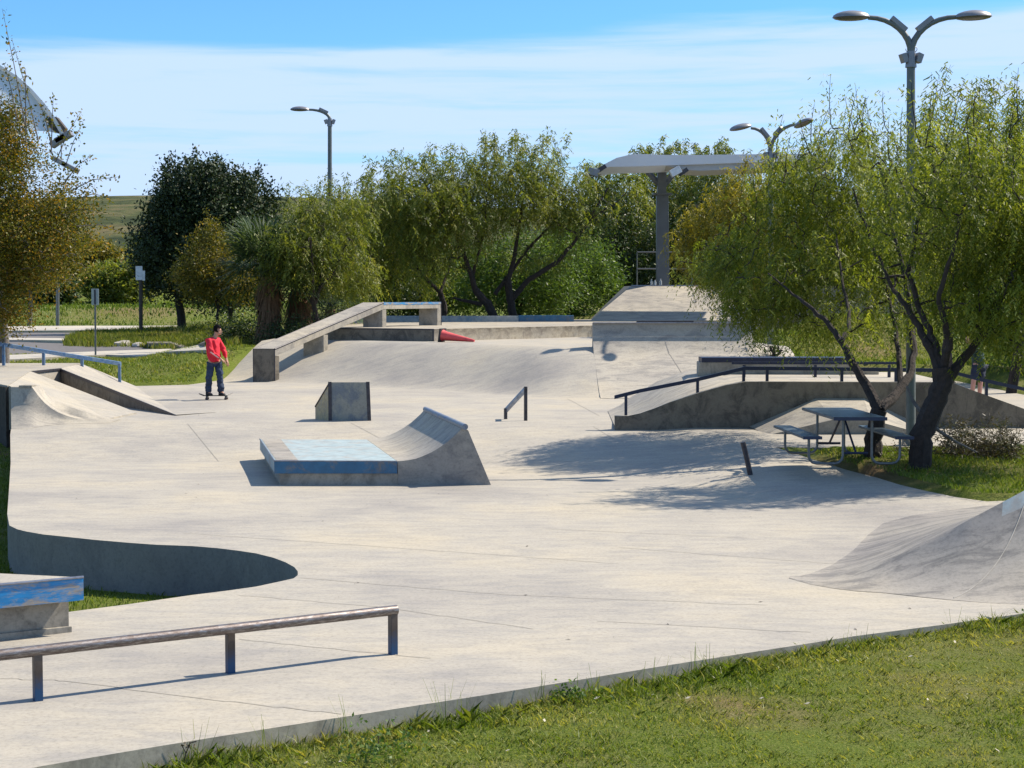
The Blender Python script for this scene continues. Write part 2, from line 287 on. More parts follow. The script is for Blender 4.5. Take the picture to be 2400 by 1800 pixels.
# ------------------------------------------------------------------ mesh helpers
class MB:
    def __init__(s): s.v = []; s.f = []; s.m = []
    def add(s, vs, fs, mi=0):
        o = len(s.v); s.v += [tuple(p) for p in vs]; s.f += [tuple(i + o for i in f) for f in fs]; s.m += [mi] * len(fs); return s
    def box(s, c, size, rz=0, mi=0, tilt=None):
        hx, hy, hz = (q / 2 for q in size); M = Matrix.Rotation(rz, 3, 'Z')
        if tilt is not None: M = M @ tilt
        c = Vector(c)
        vs = [c + M @ Vector((x, y, z)) for z in (-hz, hz) for x, y in ((-hx, -hy), (hx, -hy), (hx, hy), (-hx, hy))]
        return s.add(vs, [(3, 2, 1, 0), (4, 5, 6, 7), (0, 1, 5, 4), (1, 2, 6, 5), (2, 3, 7, 6), (3, 0, 4, 7)], mi)
    def prism(s, prof, d, mi=0):
        n = len(prof); d = Vector(d); a = [Vector(p) for p in prof]; b = [p + d for p in a]
        fs = [tuple(range(n)), tuple(range(2 * n - 1, n - 1, -1))] + [(i, i + n, (i + 1) % n + n, (i + 1) % n) for i in range(n)]
        return s.add(a + b, fs, mi)
    def loft(s, a, b, mi=0):
        n = len(a)
        fs = [tuple(range(n)), tuple(range(2 * n - 1, n - 1, -1))] + [(i, i + n, (i + 1) % n + n, (i + 1) % n) for i in range(n)]
        return s.add(list(a) + list(b), fs, mi)
    def slab(s, poly, z0, z1, mi=0):
        return s.loft([(p[0], p[1], z0) for p in poly], [(p[0], p[1], z1) for p in poly], mi)
    def tube(s, pts, rad, n=8, mi=0, cap=True):
        pts = [Vector(p) for p in pts]
        if isinstance(rad, (int, float)): rad = [rad] * len(pts)
        vs = []; up = Vector((0, 0, 1))
        prev = None
        for i, p in enumerate(pts):
            d = (pts[min(i + 1, len(pts) - 1)] - pts[max(i - 1, 0)])
            d = d.normalized() if d.length > 1e-9 else up
            if prev is None:
                a = d.cross(up if abs(d.z) < 0.95 else Vector((1, 0, 0))).normalized()
            else:
                a = (prev - d * prev.dot(d)); a = a.normalized() if a.length > 1e-6 else d.cross(up).normalized()
            prev = a; bb = d.cross(a)
            vs += [p + (a * math.cos(q) + bb * math.sin(q)) * rad[i] for q in (2 * math.pi * k / n for k in range(n))]
        fs = []
        for i in range(len(pts) - 1):
            for k in range(n):
                k2 = (k + 1) % n; fs.append((i * n + k, i * n + k2, (i + 1) * n + k2, (i + 1) * n + k))
        if cap:
            fs.append(tuple(range(n - 1, -1, -1))); o = (len(pts) - 1) * n; fs.append(tuple(range(o, o + n)))
        return s.add(vs, fs, mi)
    def lathe(s, c, prof, n=16, M=None, mi=0):
        c = Vector(c); vs = []
        for r_, z_ in prof:
            for k in range(n):
                q = 2 * math.pi * k / n; p = Vector((r_ * math.cos(q), r_ * math.sin(q), z_))
                vs.append(c + (M @ p if M else p))
        fs = []
        for i in range(len(prof) - 1):
            for k in range(n):
                k2 = (k + 1) % n; fs.append((i * n + k, i * n + k2, (i + 1) * n + k2, (i + 1) * n + k))
        fs.append(tuple(range(n - 1, -1, -1))); o = (len(prof) - 1) * n; fs.append(tuple(range(o, o + n)))
        return s.add(vs, fs, mi)
    def build(s, name, mats, parent=None, smooth=False, bevel=0, loc=None):
        off = Vector((0, 0, 0)); q = parent
        while q is not None: off += q.location; q = q.parent
        if loc is not None: off += Vector(loc)
        me = bpy.data.meshes.new(name)
        me.from_pydata([(x - off.x, y - off.y, z - off.z) for x, y, z in s.v], [], s.f)
        if not isinstance(mats, (list, tuple)): mats = [mats]
        for mm in mats: me.materials.append(mm)
        if len(mats) > 1: me.polygons.foreach_set('material_index', s.m)
        bm = bmesh.new(); bm.from_mesh(me); bmesh.ops.recalc_face_normals(bm, faces=bm.faces)
        if bevel: bmesh.ops.bevel(bm, geom=[e for e in bm.edges if len(e.link_faces) == 2 and e.calc_face_angle(0) > 0.5], offset=bevel, segments=2, profile=0.6, affect='EDGES', clamp_overlap=True)
        bm.to_mesh(me); bm.free()
        if smooth:
            me.polygons.foreach_set('use_smooth', [True] * len(me.polygons)); me.set_sharp_from_angle(angle=R(40))
        o = bpy.data.objects.new(name, me); COL.objects.link(o)
        if loc is not None: o.location = loc
        if parent is not None: o.parent = parent
        return o
def tag(o, label=None, cat=None, group=None, kind=None):
    for k, v in (('label', label), ('category', cat), ('group', group), ('kind', kind)):
        if v: o[k] = v
    return o
def thing(name, label, cat, loc=(0, 0, 0), group=None):
    o = bpy.data.objects.new(name, None); COL.objects.link(o); o.location = loc; o.empty_display_size = 0.2
    return tag(o, label, cat, group)
def arrays_obj(name, V, Fq, mat, parent=None, tint=None, nper=4, kind=None, off=(0, 0, 0)):
    """V (n,3), faces as consecutive runs or index array Fq (m,nper)"""
    me = bpy.data.meshes.new(name); V = np.asarray(V, np.float32)
    q = parent; of = np.array(off, np.float32)
    while q is not None: of = of + np.array(q.location, np.float32); q = q.parent
    V = V - of
    me.vertices.add(len(V)); me.vertices.foreach_set('co', V.ravel())
    m_ = len(Fq); me.loops.add(m_ * nper); me.loops.foreach_set('vertex_index', np.asarray(Fq, np.int32).ravel())
    me.polygons.add(m_); me.polygons.foreach_set('loop_start', np.arange(0, m_ * nper, nper, dtype=np.int32))
    try: me.polygons.foreach_set('loop_total', np.full(m_, nper, np.int32))
    except Exception: pass
    me.update(calc_edges=True)
    if tint is not None:
        a = me.attributes.new('tint', 'FLOAT', 'POINT'); a.data.foreach_set('value', np.asarray(tint, np.float32))
    me.materials.append(mat)
    o = bpy.data.objects.new(name, me); COL.objects.link(o)
    if parent is not None: o.parent = parent
    if kind: o['kind'] = kind
    return o

# ------------------------------------------------------------------ height fields
def sm(t): t = np.clip(t, 0, 1); return t * t * (3 - 2 * t)
def Hc(x, y):
    x = np.asarray(x, float); y = np.asarray(y, float)
    yc = np.interp(x, [-20, 2.9, 3.3, 4.1, 4.65, 9], [34.1, 34.1, 33.0, 30.4, 29.6, 28.3])
    zc = np.interp(x, [-20, 2.6, 4.1, 4.7, 9], [.4, .4, .32, .29, .27])
    yh = np.interp(x, [-20, -0.5, 2.4, 4.4, 6.5, 9], [30.1, 30.1, 27.2, 22.6, 20.5, 20])
    z = zc * np.clip((y - yh) / (yc - yh), 0, 1) + (0.4 - zc) * np.clip((y - yc) / (34.0 - np.minimum(yc, 33.5)), 0, 1)
    z = z + 0.006 * np.sin(x * 1.3 + y * 0.7) * np.sin(y * 0.9 - x * 0.4)
    bc = np.interp(x, [-16, -5.4, -1.07, 0.9, 2.0, 6.5, 7.6, 9.0, 14], [60, 52.5, 48.6, 46.45, 46.06, 46.05, 46.8, 64, 72])
    bw = np.interp(x, [-16, 6.1, 7.2, 14], [4.2, 4.2, 4.8, 5])
    t = np.clip(1 - (bc - y) / bw, 0, 1)
    s = 0.55 * t + 0.45 * sm(t)
    return z + 1.13 * s
def Pc(px, py): return G(px, py, Hc)
# plan outline of the concrete
curb_px = [(-260, 1880), (90, 1800), (488, 1733), (760, 1690), (1000, 1650), (1200, 1620), (1400, 1588), (1716, 1538), (2000, 1492), (2200, 1466), (2400, 1439), (2600, 1412)]
right_px = [(2313, 1176), (2240, 1165), (2168, 1151), (2110, 1137), (2055, 1120), (2015, 1110), (1979, 1100), (1945, 1089), (1911, 1079), (1860, 1062), (1816, 1048.5)]
pit_px = [(22, 1232), (40, 1241), (60, 1246), (100, 1253), (150, 1258), (220, 1266), (300, 1272), (370, 1277), (450, 1280), (510, 1285), (560, 1291), (600, 1298), (640, 1308), (668, 1318), (690, 1330), (698, 1340), (698, 1348), (688, 1356), (660, 1363), (600, 1375), (530, 1385), (450, 1395), (300, 1417), (162, 1435)]
curbW = [Pc(*p).to_2d() for p in curb_px]; rightW = [Pc(*p).to_2d() for p in right_px]; pitW = [Pc(*p).to_2d() for p in pit_px]
outline = list(curbW)
outline += [Vector((9.5, 17.5)), Vector((9.5, 23.0)), Vector((8.0, 23.9))] + rightW
outline += [Vector((13.0, P(2400, 1049, .31).y)), Vector((13.0, 50.0)), Vector((8.6, 50.0)), Vector((7.7, 45.8)), Vector((7.25, 48.3)), Vector((7.1, 58)), Vector((14, 60)), Vector((14, 76)), Vector((2.2, 76)), Vector((2.0, 70)), Vector((-7.0, 67))]
outline += [Vector((-7.2, 54.3)), Vector((-7.9, 53.9))] + [Pc(*p).to_2d() for p in [(592, 818), (560, 852), (535, 880), (505, 893), (440, 902), (280, 906)]]
outline += [Vector((-11.6, 47.2)), Vector((-17, 46)), Vector((-17, 41)), Vector((-12.2, 38.5)), Vector((-10.15, 34.6))]
outline += [Pc(*p).to_2d() for p in [(24, 1020), (25, 1085), (21, 1150), (17, 1205)]]
outline += pitW + [Vector((-4.6, 15.2)), Vector((-6.5, 14.6)), Vector((-7, 9.6))]
def in_poly(poly, x, y):
    x = np.asarray(x, float); y = np.asarray(y, float); ins = np.zeros(x.shape, bool)
    n = len(poly)
    for i in range(n):
        x1, y1 = poly[i]; x2, y2 = poly[(i + 1) % n]
        if y1 == y2: continue
        c = ((y1 > y) != (y2 > y)) & (x < (x2 - x1) * (y - y1) / (y2 - y1) + x1)
        ins ^= c
    return ins
OUT = [(p[0], p[1]) for p in outline]
# terrain heights from scattered marks
TC = [(-3, 5, -.15), (3, 5, -.12), (-3, 11, -.15), (-1, 12.5, -.14), (1, 14, -.11), (3, 15, -.08), (5, 16, -.05), (8, 17, -.02), (0, -20, -.1), (-15, 0, -.5), (15, 0, 0),
      (-9, 14, -.58), (-5, 16.5, -.60), (-5.5, 18.5, -.62), (-3.5, 17, -.60), (-4, 19, -.60), (-3, 18.3, -.6), (-5, 20, -.6), (-8, 20, -.65), (-8.5, 24, -.6), (-9.5, 28, -.45), (-11, 33, -.2), (-12, 37, .0), (-16, 30, -.4),
      (4.8, 28.6, .31), (5.5, 26.5, .33), (6.2, 25, .27), (7, 24.2, .2), (9, 24, .2), (9, 27, .38), (12, 28, .38), (6, 28, .38),
      (-9, 47, .45), (-10.5, 48.5, .5), (-12, 49, .6), (-8.4, 50.5, .9), (-8.8, 53, 1.3), (-9.5, 58, 1.1), (-14, 52, .7), (-17, 50, .7),
      (-12, 57, .8), (-16, 60, .8), (-22, 60, .75), (-10, 64, 1.0), (-20, 70, .8), (-16, 80, .8), (-25, 90, .8), (-10, 90, 1.0), (-20, 100, .9), (-35, 98, .9),
      (-5, 70, 1.9), (0, 72, 1.9), (3, 80, 1.9), (-5, 85, 1.8), (8, 80, 2.2), (14, 80, 2.2), (8, 62, 1.5),
      (7.9, 46, 1.25), (8.3, 47.5, 1.3), (8.2, 49, 1.3), (9, 51, 1.0), (11, 51, .9), (13, 52, .8), (16, 45, .5), (16, 32, .4), (12, 58, 2.2), (17, 60, 2.4), (9, 56, 1.6),
      (-22, 120, 2.0), (-10, 120, 2.4), (5, 110, 3), (20, 110, 3), (-40, 130, 2.2), (-26, 160, 5), (0, 160, 4.5), (40, 160, 4)]
TCa = np.array(TC, float)
def Hg(x, y):
    x = np.asarray(x, float); y = np.asarray(y, float); sh = x.shape; x = x.ravel(); y = y.ravel()
    out = np.empty(len(x))
    for i in range(0, len(x), 20000):
        xs = x[i:i + 20000, None]; ys = y[i:i + 20000, None]
        d2 = (xs - TCa[None, :, 0]) ** 2 + ((ys - TCa[None, :, 1])) ** 2 + 0.05
        w_ = 1.0 / d2 ** 1.75
        out[i:i + 20000] = (w_ * TCa[None, :, 2]).sum(1) / w_.sum(1)
    # ridge far behind
    far = 5 + 21 * sm((y - 160) / 260) * (1.0 - 0.42 * sm((x + 90) / 160)) + 2.2 * np.sin(x * 0.013 + 1) * sm((y - 200) / 200)
    k = sm((y - 130) / 60)
    out = out * (1 - k) + far * k
    out += 0.02 * np.sin(x * 2.1) * np.sin(y * 1.7)
    return out.reshape(sh)
def Pg(px, py, t1=300): return G(px, py, Hg, 6, t1)
def cdt(pts, edges, loops):
    r = delaunay_2d_cdt([Vector(p) for p in pts], edges, loops, 0, 1e-4); return r[0], r[2]
def draped(name, poly, fun, mat, off=0.0, spacing=0.6, skirt=0.0, creases=(), parent=None, box=None):
    poly = [(p[0], p[1]) for p in poly]
    xs = [p[0] for p in poly]; ys = [p[1] for p in poly]
    gx, gy = np.meshgrid(np.arange(min(xs), max(xs), spacing) + 0.013, np.arange(min(ys), max(ys), spacing) + 0.017)
    gx = gx.ravel(); gy = gy.ravel()
    if creases: k = np.array([True] * len(gx))
    ins = in_poly(poly, gx, gy); gx = gx[ins]; gy = gy[ins]
    # subdivide outline
    ol = []
    for i in range(len(poly)):
        a = Vector(poly[i]); b2 = Vector(poly[(i + 1) % len(poly)]); n_ = max(1, int((b2 - a).length / spacing))
        ol += [a.lerp(b2, k / n_) for k in range(n_)]
    pts = list(ol); ed = [(i, (i + 1) % len(ol)) for i in range(len(ol))]
    for cr in creases:
        s0 = len(pts); 
        for i in range(len(cr) - 1):
            a = Vector(cr[i]); b2 = Vector(cr[i + 1]); n_ = max(1, int((b2 - a).length / spacing))
            pts += [a.lerp(b2, k / n_) for k in range(n_)]
        pts.append(Vector(cr[-1])); ed += [(i, i + 1) for i in range(s0, len(pts) - 1)]
    pts += [Vector((a, b_)) for a, b_ in zip(gx, gy)]
    v2, fs = cdt(pts, ed, [])
    vx = np.array([p[0] for p in v2]); vy = np.array([p[1] for p in v2])
    cx = np.array([sum(vx[i] for i in f) / len(f) for f in fs]); cy = np.array([sum(vy[i] for i in f) / len(f) for f in fs])
    keep = in_poly(poly, cx, cy); fs = [tuple(f) for f, k in zip(fs, keep) if k]
    vz = fun(vx, vy) + off
    V = [(float(a), float(b_), float(c_)) for a, b_, c_ in zip(vx, vy, vz)]
    if skirt:
        oz = fun(np.array([p.x for p in ol]), np.array([p.y for p in ol])) + off
        o0 = len(V); n_ = len(ol)
        V += [(p.x, p.y, float(z)) for p, z in zip(ol, oz)] + [(p.x, p.y, float(z) - skirt) for p, z in zip(ol, oz)]
        sk = [(o0 + i, o0 + (i + 1) % n_, o0 + n_ + (i + 1) % n_, o0 + n_ + i) for i in range(n_)]
    me = bpy.data.meshes.new(name); mats = mat if isinstance(mat, (list, tuple)) else [mat]
    me.from_pydata(V, [], fs + (sk if skirt else []))
    for mm in mats: me.materials.append(mm)
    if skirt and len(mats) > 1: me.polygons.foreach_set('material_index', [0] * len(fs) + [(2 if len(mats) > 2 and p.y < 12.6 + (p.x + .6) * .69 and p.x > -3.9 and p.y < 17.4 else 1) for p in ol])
    me.polygons.foreach_set('use_smooth', [True] * len(fs) + ([False] * len(sk) if skirt else []))
    me.set_sharp_from_angle(angle=R(30))
    o = bpy.data.objects.new(name, me); COL.objects.link(o)
    if parent: o.parent = parent
    return o
# ---- concrete plaza
crest = [(-10, 34.1), (2.9, 34.1), (3.3, 33.0), (4.1, 30.4), (4.5, 29.82)]
hinge = [(-8.7, 30.1), (-.5, 30.1)]
HUMPF = [P(1880, 1359, .0), P(1960, 1378, 0), P(2069, 1386, 0), P(2223, 1401, 0), P(2400, 1412, 0), P(2680, 1420, 0), Vector((9.2, 24.2, 0)), Vector((8.0, 24.0, 0)), P(2323, 1186, .05), P(2240, 1199, 0), P(2150, 1212, 0), P(2085, 1230, 0), P(2045, 1260, 0), P(2010, 1294, 0), P(1960, 1325, 0), P(1910, 1345, 0)]
HUMPF = [(p.x, p.y) for p in HUMPF]
def Hplaza(x, y):
    k = in_poly(HUMPF, x, y)
    for dx, dy in ((.5, 0), (-.5, 0), (0, .45), (0, -.45)): k = k & in_poly(HUMPF, np.asarray(x) + dx, np.asarray(y) + dy)
    return Hc(x, y) - .10 * k
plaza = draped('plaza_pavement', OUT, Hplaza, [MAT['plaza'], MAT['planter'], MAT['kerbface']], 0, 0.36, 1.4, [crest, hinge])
plaza['kind'] = 'structure'
def strip(name, pxs, w_, mat, fun=Hc, off=0.004, parent=None, n=14):
    m_ = MB(); W = []
    for i in range(len(pxs) - 1):
        for k in range(n): q = k / n; W.append(G(pxs[i][0] * (1 - q) + pxs[i + 1][0] * q, pxs[i][1] * (1 - q) + pxs[i + 1][1] * q, fun))
    W.append(G(*pxs[-1], fun)); vs = []
    for i, p in enumerate(W):
        d = (W[min(i + 1, len(W) - 1)] - W[max(0, i - 1)]).normalized(); nrm = Vector((-d.y, d.x, 0)) * (w_ / 2)
        vs += [p + nrm + Vector((0, 0, off)), p - nrm + Vector((0, 0, off))]
    m_.add(vs, [(2 * i, 2 * i + 1, 2 * i + 3, 2 * i + 2) for i in range(len(W) - 1)])
    return m_.build(name, mat, parent)
for q in [[(1450, 1284), (1700, 1303), (2030, 1328)], [(430, 1250), (1000, 1290), (1450, 1322)], [(700, 1355), (1180, 1395), (1800, 1420)], [(560, 1500), (1010, 1545)], [(0, 1592), (150, 1597), (480, 1640), (800, 1675)],
          [(560, 1396), (900, 1425), (1250, 1475)], [(1400, 1457), (1900, 1484)], [(435, 988), (512, 1082)], [(823, 992), (893, 1029)], [(466, 975), (470, 945)], [(1280, 1240), (1750, 1262)],
          [(1390, 1000), (1440, 1030)], [(1850, 1357), (1960, 1381), (2075, 1392)], [(2073, 1224), (2135, 1240), (2197, 1258)], [(1330, 935), (1405, 975)]]:
    strip('pavement_joint', q, 0.010, MAT['joint'], parent=plaza)
# ---- terrain sheet
def stretch(a, b, step, lo, hi, g=1.16):
    c = list(np.arange(a, b + 1e-6, step)); s_ = step
    while c[-1] < hi: s_ *= g; c.append(c[-1] + s_)
    s_ = step
    while c[0] > lo: s_ *= g; c.insert(0, c[0] - s_)
    return c
gx = stretch(-20, 18, 0.8, -900, 900); gy = stretch(4, 66, 0.8, -60, 1500)
X, Y = np.meshgrid(gx, gy); X = X.ravel() + 0.011; Y = Y.ravel() + 0.007
ins = in_poly(OUT, X, Y); X = X[~ins]; Y = Y[~ins]
ol = []
for i in range(len(outline)):
    a = Vector(outline[i]); b2 = Vector(outline[(i + 1) % len(outline)]); n_ = max(1, int((b2 - a).length / 0.8)); ol += [a.lerp(b2, k / n_) for k in range(n_)]
pts = [p.copy() for p in ol] + [Vector((a, b_)) for a, b_ in zip(X, Y)]
v2, fs = cdt(pts, [(i, (i + 1) % len(ol)) for i in range(len(ol))], [])
vx = np.array([p[0] for p in v2]); vy = np.array([p[1] for p in v2])
cx = np.array([vx[list(f)].mean() for f in fs]); cy = np.array([vy[list(f)].mean() for f in fs])
keep = ~in_poly(OUT, cx, cy); fs = [tuple(f) for f, k in zip(fs, keep) if k]
vz = Hg(vx, vy)
ond = np.zeros(len(vx), bool); _ox = np.array([[p.x, p.y] for p in ol])
for i in range(len(vx)):
    if abs(vx[i]) < 20 and 0 < vy[i] < 80: ond[i] = (np.abs(_ox - [vx[i], vy[i]]).sum(1).min() < 2e-3)
vz = np.where(ond, np.minimum(vz, Hc(vx, vy) - 0.05), vz)
me = bpy.data.meshes.new('lawn_ground'); me.from_pydata([tuple(map(float, p)) for p in zip(vx, vy, vz)], [], fs); me.materials.append(MAT['ground'])
me.polygons.foreach_set('use_smooth', [True] * len(me.polygons))
SOIL = [(4.7, 27.6, .75, 1), (5.5, 26.3, .9, .9), (8.6, 21, 1, .0), (-10.3, 33.5, .8, .9), (13.5, 60, 3.0, .8), (11.5, 54, 1.6, .6), (9.2, 52, 1.5, .7), (-25, 112, 4, .8), (4.6, 14.8, .7, .5), (3.4, 13.4, .6, .45), (1.6, 12.9, .35, .6), (.4, 12.3, .3, .5), (7.5, 26, .7, .4)]
sv = np.zeros(len(vx))
for a, b_, r_, k in SOIL: sv = np.maximum(sv, k * np.exp(-((vx - a) ** 2 + (vy - b_) ** 2) / (r_ * r_)))
at_ = me.attributes.new('soil', 'FLOAT', 'POINT'); at_.data.foreach_set('value', sv.astype(np.float32))
ground = bpy.data.objects.new('lawn_ground', me); COL.objects.link(ground); ground['kind'] = 'structure'

# ------------------------------------------------------------------ far left road, kerbs, sidewalk
def gp(*pp): return [Pg(*p).to_2d() for p in pp]
def quadpoly(front, back): return front + back[::-1]
side_f = gp((-200, 858), (40, 849), (130, 843), (250, 838), (400, 831), (490, 828)); side_b = gp((-200, 845), (40, 838), (130, 834), (250, 829), (400, 824), (490, 822))
tag(draped('sidewalk', quadpoly(side_f, side_b), Hg, MAT['side'], 0.10, 2.0, 0.3), kind='structure')
road_f = side_b; road_b = gp((-200, 800), (40, 803), (130, 806), (250, 808), (400, 812), (490, 813))
tag(draped('asphalt_road', quadpoly(road_f, road_b), Hg, MAT['asphalt'], 0.03, 2.0, 0.1), kind='structure')
far_f = gp((-200, 795), (20, 797), (155, 797), (170, 790)); far_b = gp((-200, 781), (20, 781), (155, 781), (190, 781))
tag(draped('parking_lot', quadpoly(far_f, far_b), Hg, MAT['asphalt'], 0.03, 3.0, 0.1), kind='structure')
kf = gp((-300, 782), (20, 781), (200, 780), (330, 778), (440, 776)); kb = gp((-300, 770), (20, 770), (200, 769), (330, 769), (440, 768))
tag(draped('far_kerb', quadpoly(kf, kb), Hg, MAT['side'], 0.14, 3.0, 0.4), kind='structure')
k2 = gp((-200, 803), (50, 803), (150, 804)); k3 = gp((-200, 797), (50, 798), (150, 799))
tag(draped('median_kerb', quadpoly(k2, k3), Hg, MAT['side'], 0.12, 3.0, 0.4), kind='structure')
ik = gp((345, 817), (400, 817), (480, 818)); ik2 = gp((345, 813), (400, 813), (480, 814))
tag(draped('island_kerb', quadpoly(ik, ik2), Hg, MAT['darkwall'], 0.2, 2.0, 0.4), kind='structure')
def rock(px, py, r_, label):
    c = Pg(px, py); bm = bmesh.new(); bmesh.ops.create_icosphere(bm, subdivisions=2, radius=1)
    rr = random.Random(px)
    for v_ in bm.verts: v_.co *= 1 + rr.uniform(-.16, .16); v_.co = Vector((v_.co.x * r_ * 1.5, v_.co.y * r_, max(-0.3, v_.co.z) * r_ * 0.8))
    me = bpy.data.meshes.new('rock'); bm.to_mesh(me); bm.free(); me.materials.append(MAT['rock'])
    o = bpy.data.objects.new('rock', me); COL.objects.link(o); o.location = (c.x, c.y, c.z + r_ * .25)
    tag(o, label, 'rock', 'rocks along the planted island')
rock(289, 813, .24, 'pale rounded rock at the edge of the tall grass island'); rock(326, 814, .18, 'grey rock lying right of the pale rounded rock'); rock(238, 811, .12, 'small rock half hidden in the tall grass behind the sign post')

# ------------------------------------------------------------------ near flat rail
base = [P(89, 1642, 0), P(540, 1577, 0), P(921, 1534, 0)]
dr = (base[2] - base[0]); dr.z = 0
pts3 = [base[0] - dr * 0.5] + base
t_ = thing('grind_rail', 'long round scraped steel grind rail on short square posts nearest the camera', 'grind rail', base[1])
m_ = MB(); a, c_ = pts3[0], pts3[3]; ext = dr.normalized() * 0.035
ta = [Vector((q.x, q.y, .37)) for q in (a - ext, a.lerp(c_, .33), a.lerp(c_, .66), c_ + ext)]
m_.tube(ta, 0.042, 20); m_.build('rail_bar', MAT['worn'], t_, True)
ang = math.atan2(dr.y, dr.x)
for q in pts3:
    m_ = MB(); m_.box((q.x, q.y, .175), (.062, .062, .37), ang); m_.build('post', MAT['post'], t_, bevel=.004)
# ------------------------------------------------------------------ blue ledge bottom left
p0 = P(195, 1352, .5); d1 = Vector((-.84, -.54, 0)); d2 = Vector((-.965, .26, 0))
t_ = thing('concrete_ledge', 'low concrete ledge with scraped bright blue edge at the lower left corner', 'skate ledge', (p0.x, p0.y, 0))
top = [p0, p0 + d2 * 3.4, p0 + d1 * 3.4 + d2 * .3, p0 + d1 * 3.2]
m_ = MB(); m_.slab(top, .295, .497); m_.build('top_slab', MAT['ramp'], t_, bevel=.01)
m_ = MB(); nn = Vector((.54, -.84, 0)) * .006
m_.add([p0 + nn + Vector((0, 0, -.008)), p0 + d1 * 3.2 + nn + Vector((0, 0, -.008)), p0 + d1 * 3.2 + nn + Vector((0, 0, -.205)), p0 + nn + Vector((0, 0, -.205)),
        p0 - nn * 1.0 + Vector((0, 0, -.008)), p0 + d1 * 3.2 - nn + Vector((0, 0, -.008)), p0 + d1 * 3.2 - nn + Vector((0, 0, -.205)), p0 - nn + Vector((0, 0, -.205))],
       [(0, 1, 2, 3), (7, 6, 5, 4), (0, 4, 5, 1), (1, 5, 6, 2), (2, 6, 7, 3), (3, 7, 4, 0)])
m_.build('blue_edge_plate', MAT['brightblue'], t_)
m_ = MB(); m_.tube([p0 + Vector((0, 0, .0)) + nn, p0 + d1 * 3.2 + nn], .012, 8); m_.build('edge_bar', MAT['edge'], t_, True)
b0 = P(162, 1480, 0); m_ = MB(); m_.slab([b0, b0 + d2 * 3.2, b0 + d1 * 3.2 + d2 * .2, b0 + d1 * 3.0], -.02, .30); m_.build('base_block', MAT['wall'], t_, bevel=.006)
m_ = MB(); b1 = b0 + Vector((.03, -.02, 0)); m_.slab([b1, b1 + d2 * .3, b1 + d1 * 3.0 + d2 * .3, b1 + d1 * 3.0], -.02, .05); m_.build('footing', MAT['wall'], t_, bevel=.004)
# ------------------------------------------------------------------ centre pad with kicker
YF = 26.45; D = Vector((-.80, 3.9, 0)); 
def f_(px, py): return PY(px, py, YF)
t_ = thing('manual_pad_with_kicker', 'low concrete pad with pale blue top joined to a curved kicker ramp', 'skate box', f_(790, 1140))
zt = f_(643, 1080).z; zb = f_(643, 1110).z
prof = [f_(643, 1109), f_(931, 1109), f_(931, 1081), f_(643, 1080)]
m_ = MB(); m_.prism([p + Vector((0, .006, 0)) for p in prof], D); m_.build('top_slab', MAT['pale'], t_, bevel=.008)
m_ = MB(); x0 = prof[0].x; m_.box(((prof[0].x + prof[1].x) / 2, YF - .001, (zt + zb) / 2 - .004), (prof[1].x - prof[0].x, .012, zt - zb - .012)); m_.build('blue_front_plate', MAT['blue'], t_)
m_ = MB(); m_.tube([prof[3], prof[2]], .010, 6); m_.tube([prof[3], prof[3] + D], .014, 6); m_.build('edge_bar', MAT['edge'], t_, True)
# bare strip along the left edge of the top
m_ = MB(); q0 = prof[3] + Vector((.03, .02, .004)); m_.add([q0, q0 + Vector((.34, 0, 0)), q0 + Vector((.34, 0, 0)) + D * .98, q0 + D * .98], [(0, 1, 2, 3)]); m_.build('bare_concrete_strip', MAT['hump'], t_)
bp_ = [Vector((f_(655, 1139).x, YF + .02, -.12)), Vector((f_(931, 1109).x + .02, YF + .02, -.12)), Vector((f_(931, 1109).x + .02, YF + .02, zb)), Vector((f_(655, 1110).x, YF + .02, zb))]
m_ = MB(); m_.prism(bp_, D); m_.build('base_block', MAT['wall'], t_, bevel=.006)
curve = [(931, 1081), (945, 1080), (959, 1078), (975, 1075), (991, 1069), (1011, 1060), (1031, 1048), (1048, 1036), (1063, 1023), (1074, 1013), (1082, 1004)]
kp = [Vector((f_(x, y).x + .002, YF + .004, f_(x, y).z)) for x, y in curve] + [f_(1097, 1008), Vector((f_(1151, 1142).x, YF, 0)), Vector((f_(1151, 1142).x + .05, YF, -.12)), Vector((f_(931, 1140).x + .024, YF, -.12))]
for k in kp: k.y = YF + .004
m_ = MB(); n = len(kp); d_ = D; m_.prism(kp, d_); ko = m_.build('kicker_ramp', [MAT['ramp']], t_, True)
cc = f_(1089, 1000); m_ = MB(); m_.tube([cc - D * .012, cc + D * .5, cc + D * 1.01], .048, 14); m_.build('coping_pipe', MAT['coping'], t_, True)
# ------------------------------------------------------------------ wedge box on the upper level
yb = 34.45
t_ = thing('wedge_block', 'upright concrete wedge block with dark steel edges standing behind the pad', 'skate block', (P(818, 989, .4).x, yb, .4))
def g2(px, py, Y=yb): return PY(px, py, Y)
A, B, C_, D_ = g2(774, 990), g2(866, 990), g2(862, 896), g2(773, 896)
bk = Vector((-.05, .55, 0)); 
for q in (A, B): q.z = .37
Lb = g2(739, 990, yb + .5); Lb.z = .37; Lt = g2(739, 953, yb + .5); Rb = Lb + Vector((.80, .1, 0)); Rt = Lt + Vector((.80, .1, 0))
m_ = MB(); m_.add([A, B, C_, D_, Lb, Rb, Rt, Lt], [(0, 1, 2, 3), (5, 4, 7, 6), (3, 2, 6, 7), (1, 5, 6, 2), (0, 4, 5, 1)]); m_.build('block_body', MAT['boxface'], t_)
m_ = MB(); sd = Vector((-.004, -.004, 0)); m_.add([A, D_, Lt, Lb], [(0, 1, 2, 3)]); m_.build('side_face', MAT['beige'], t_)
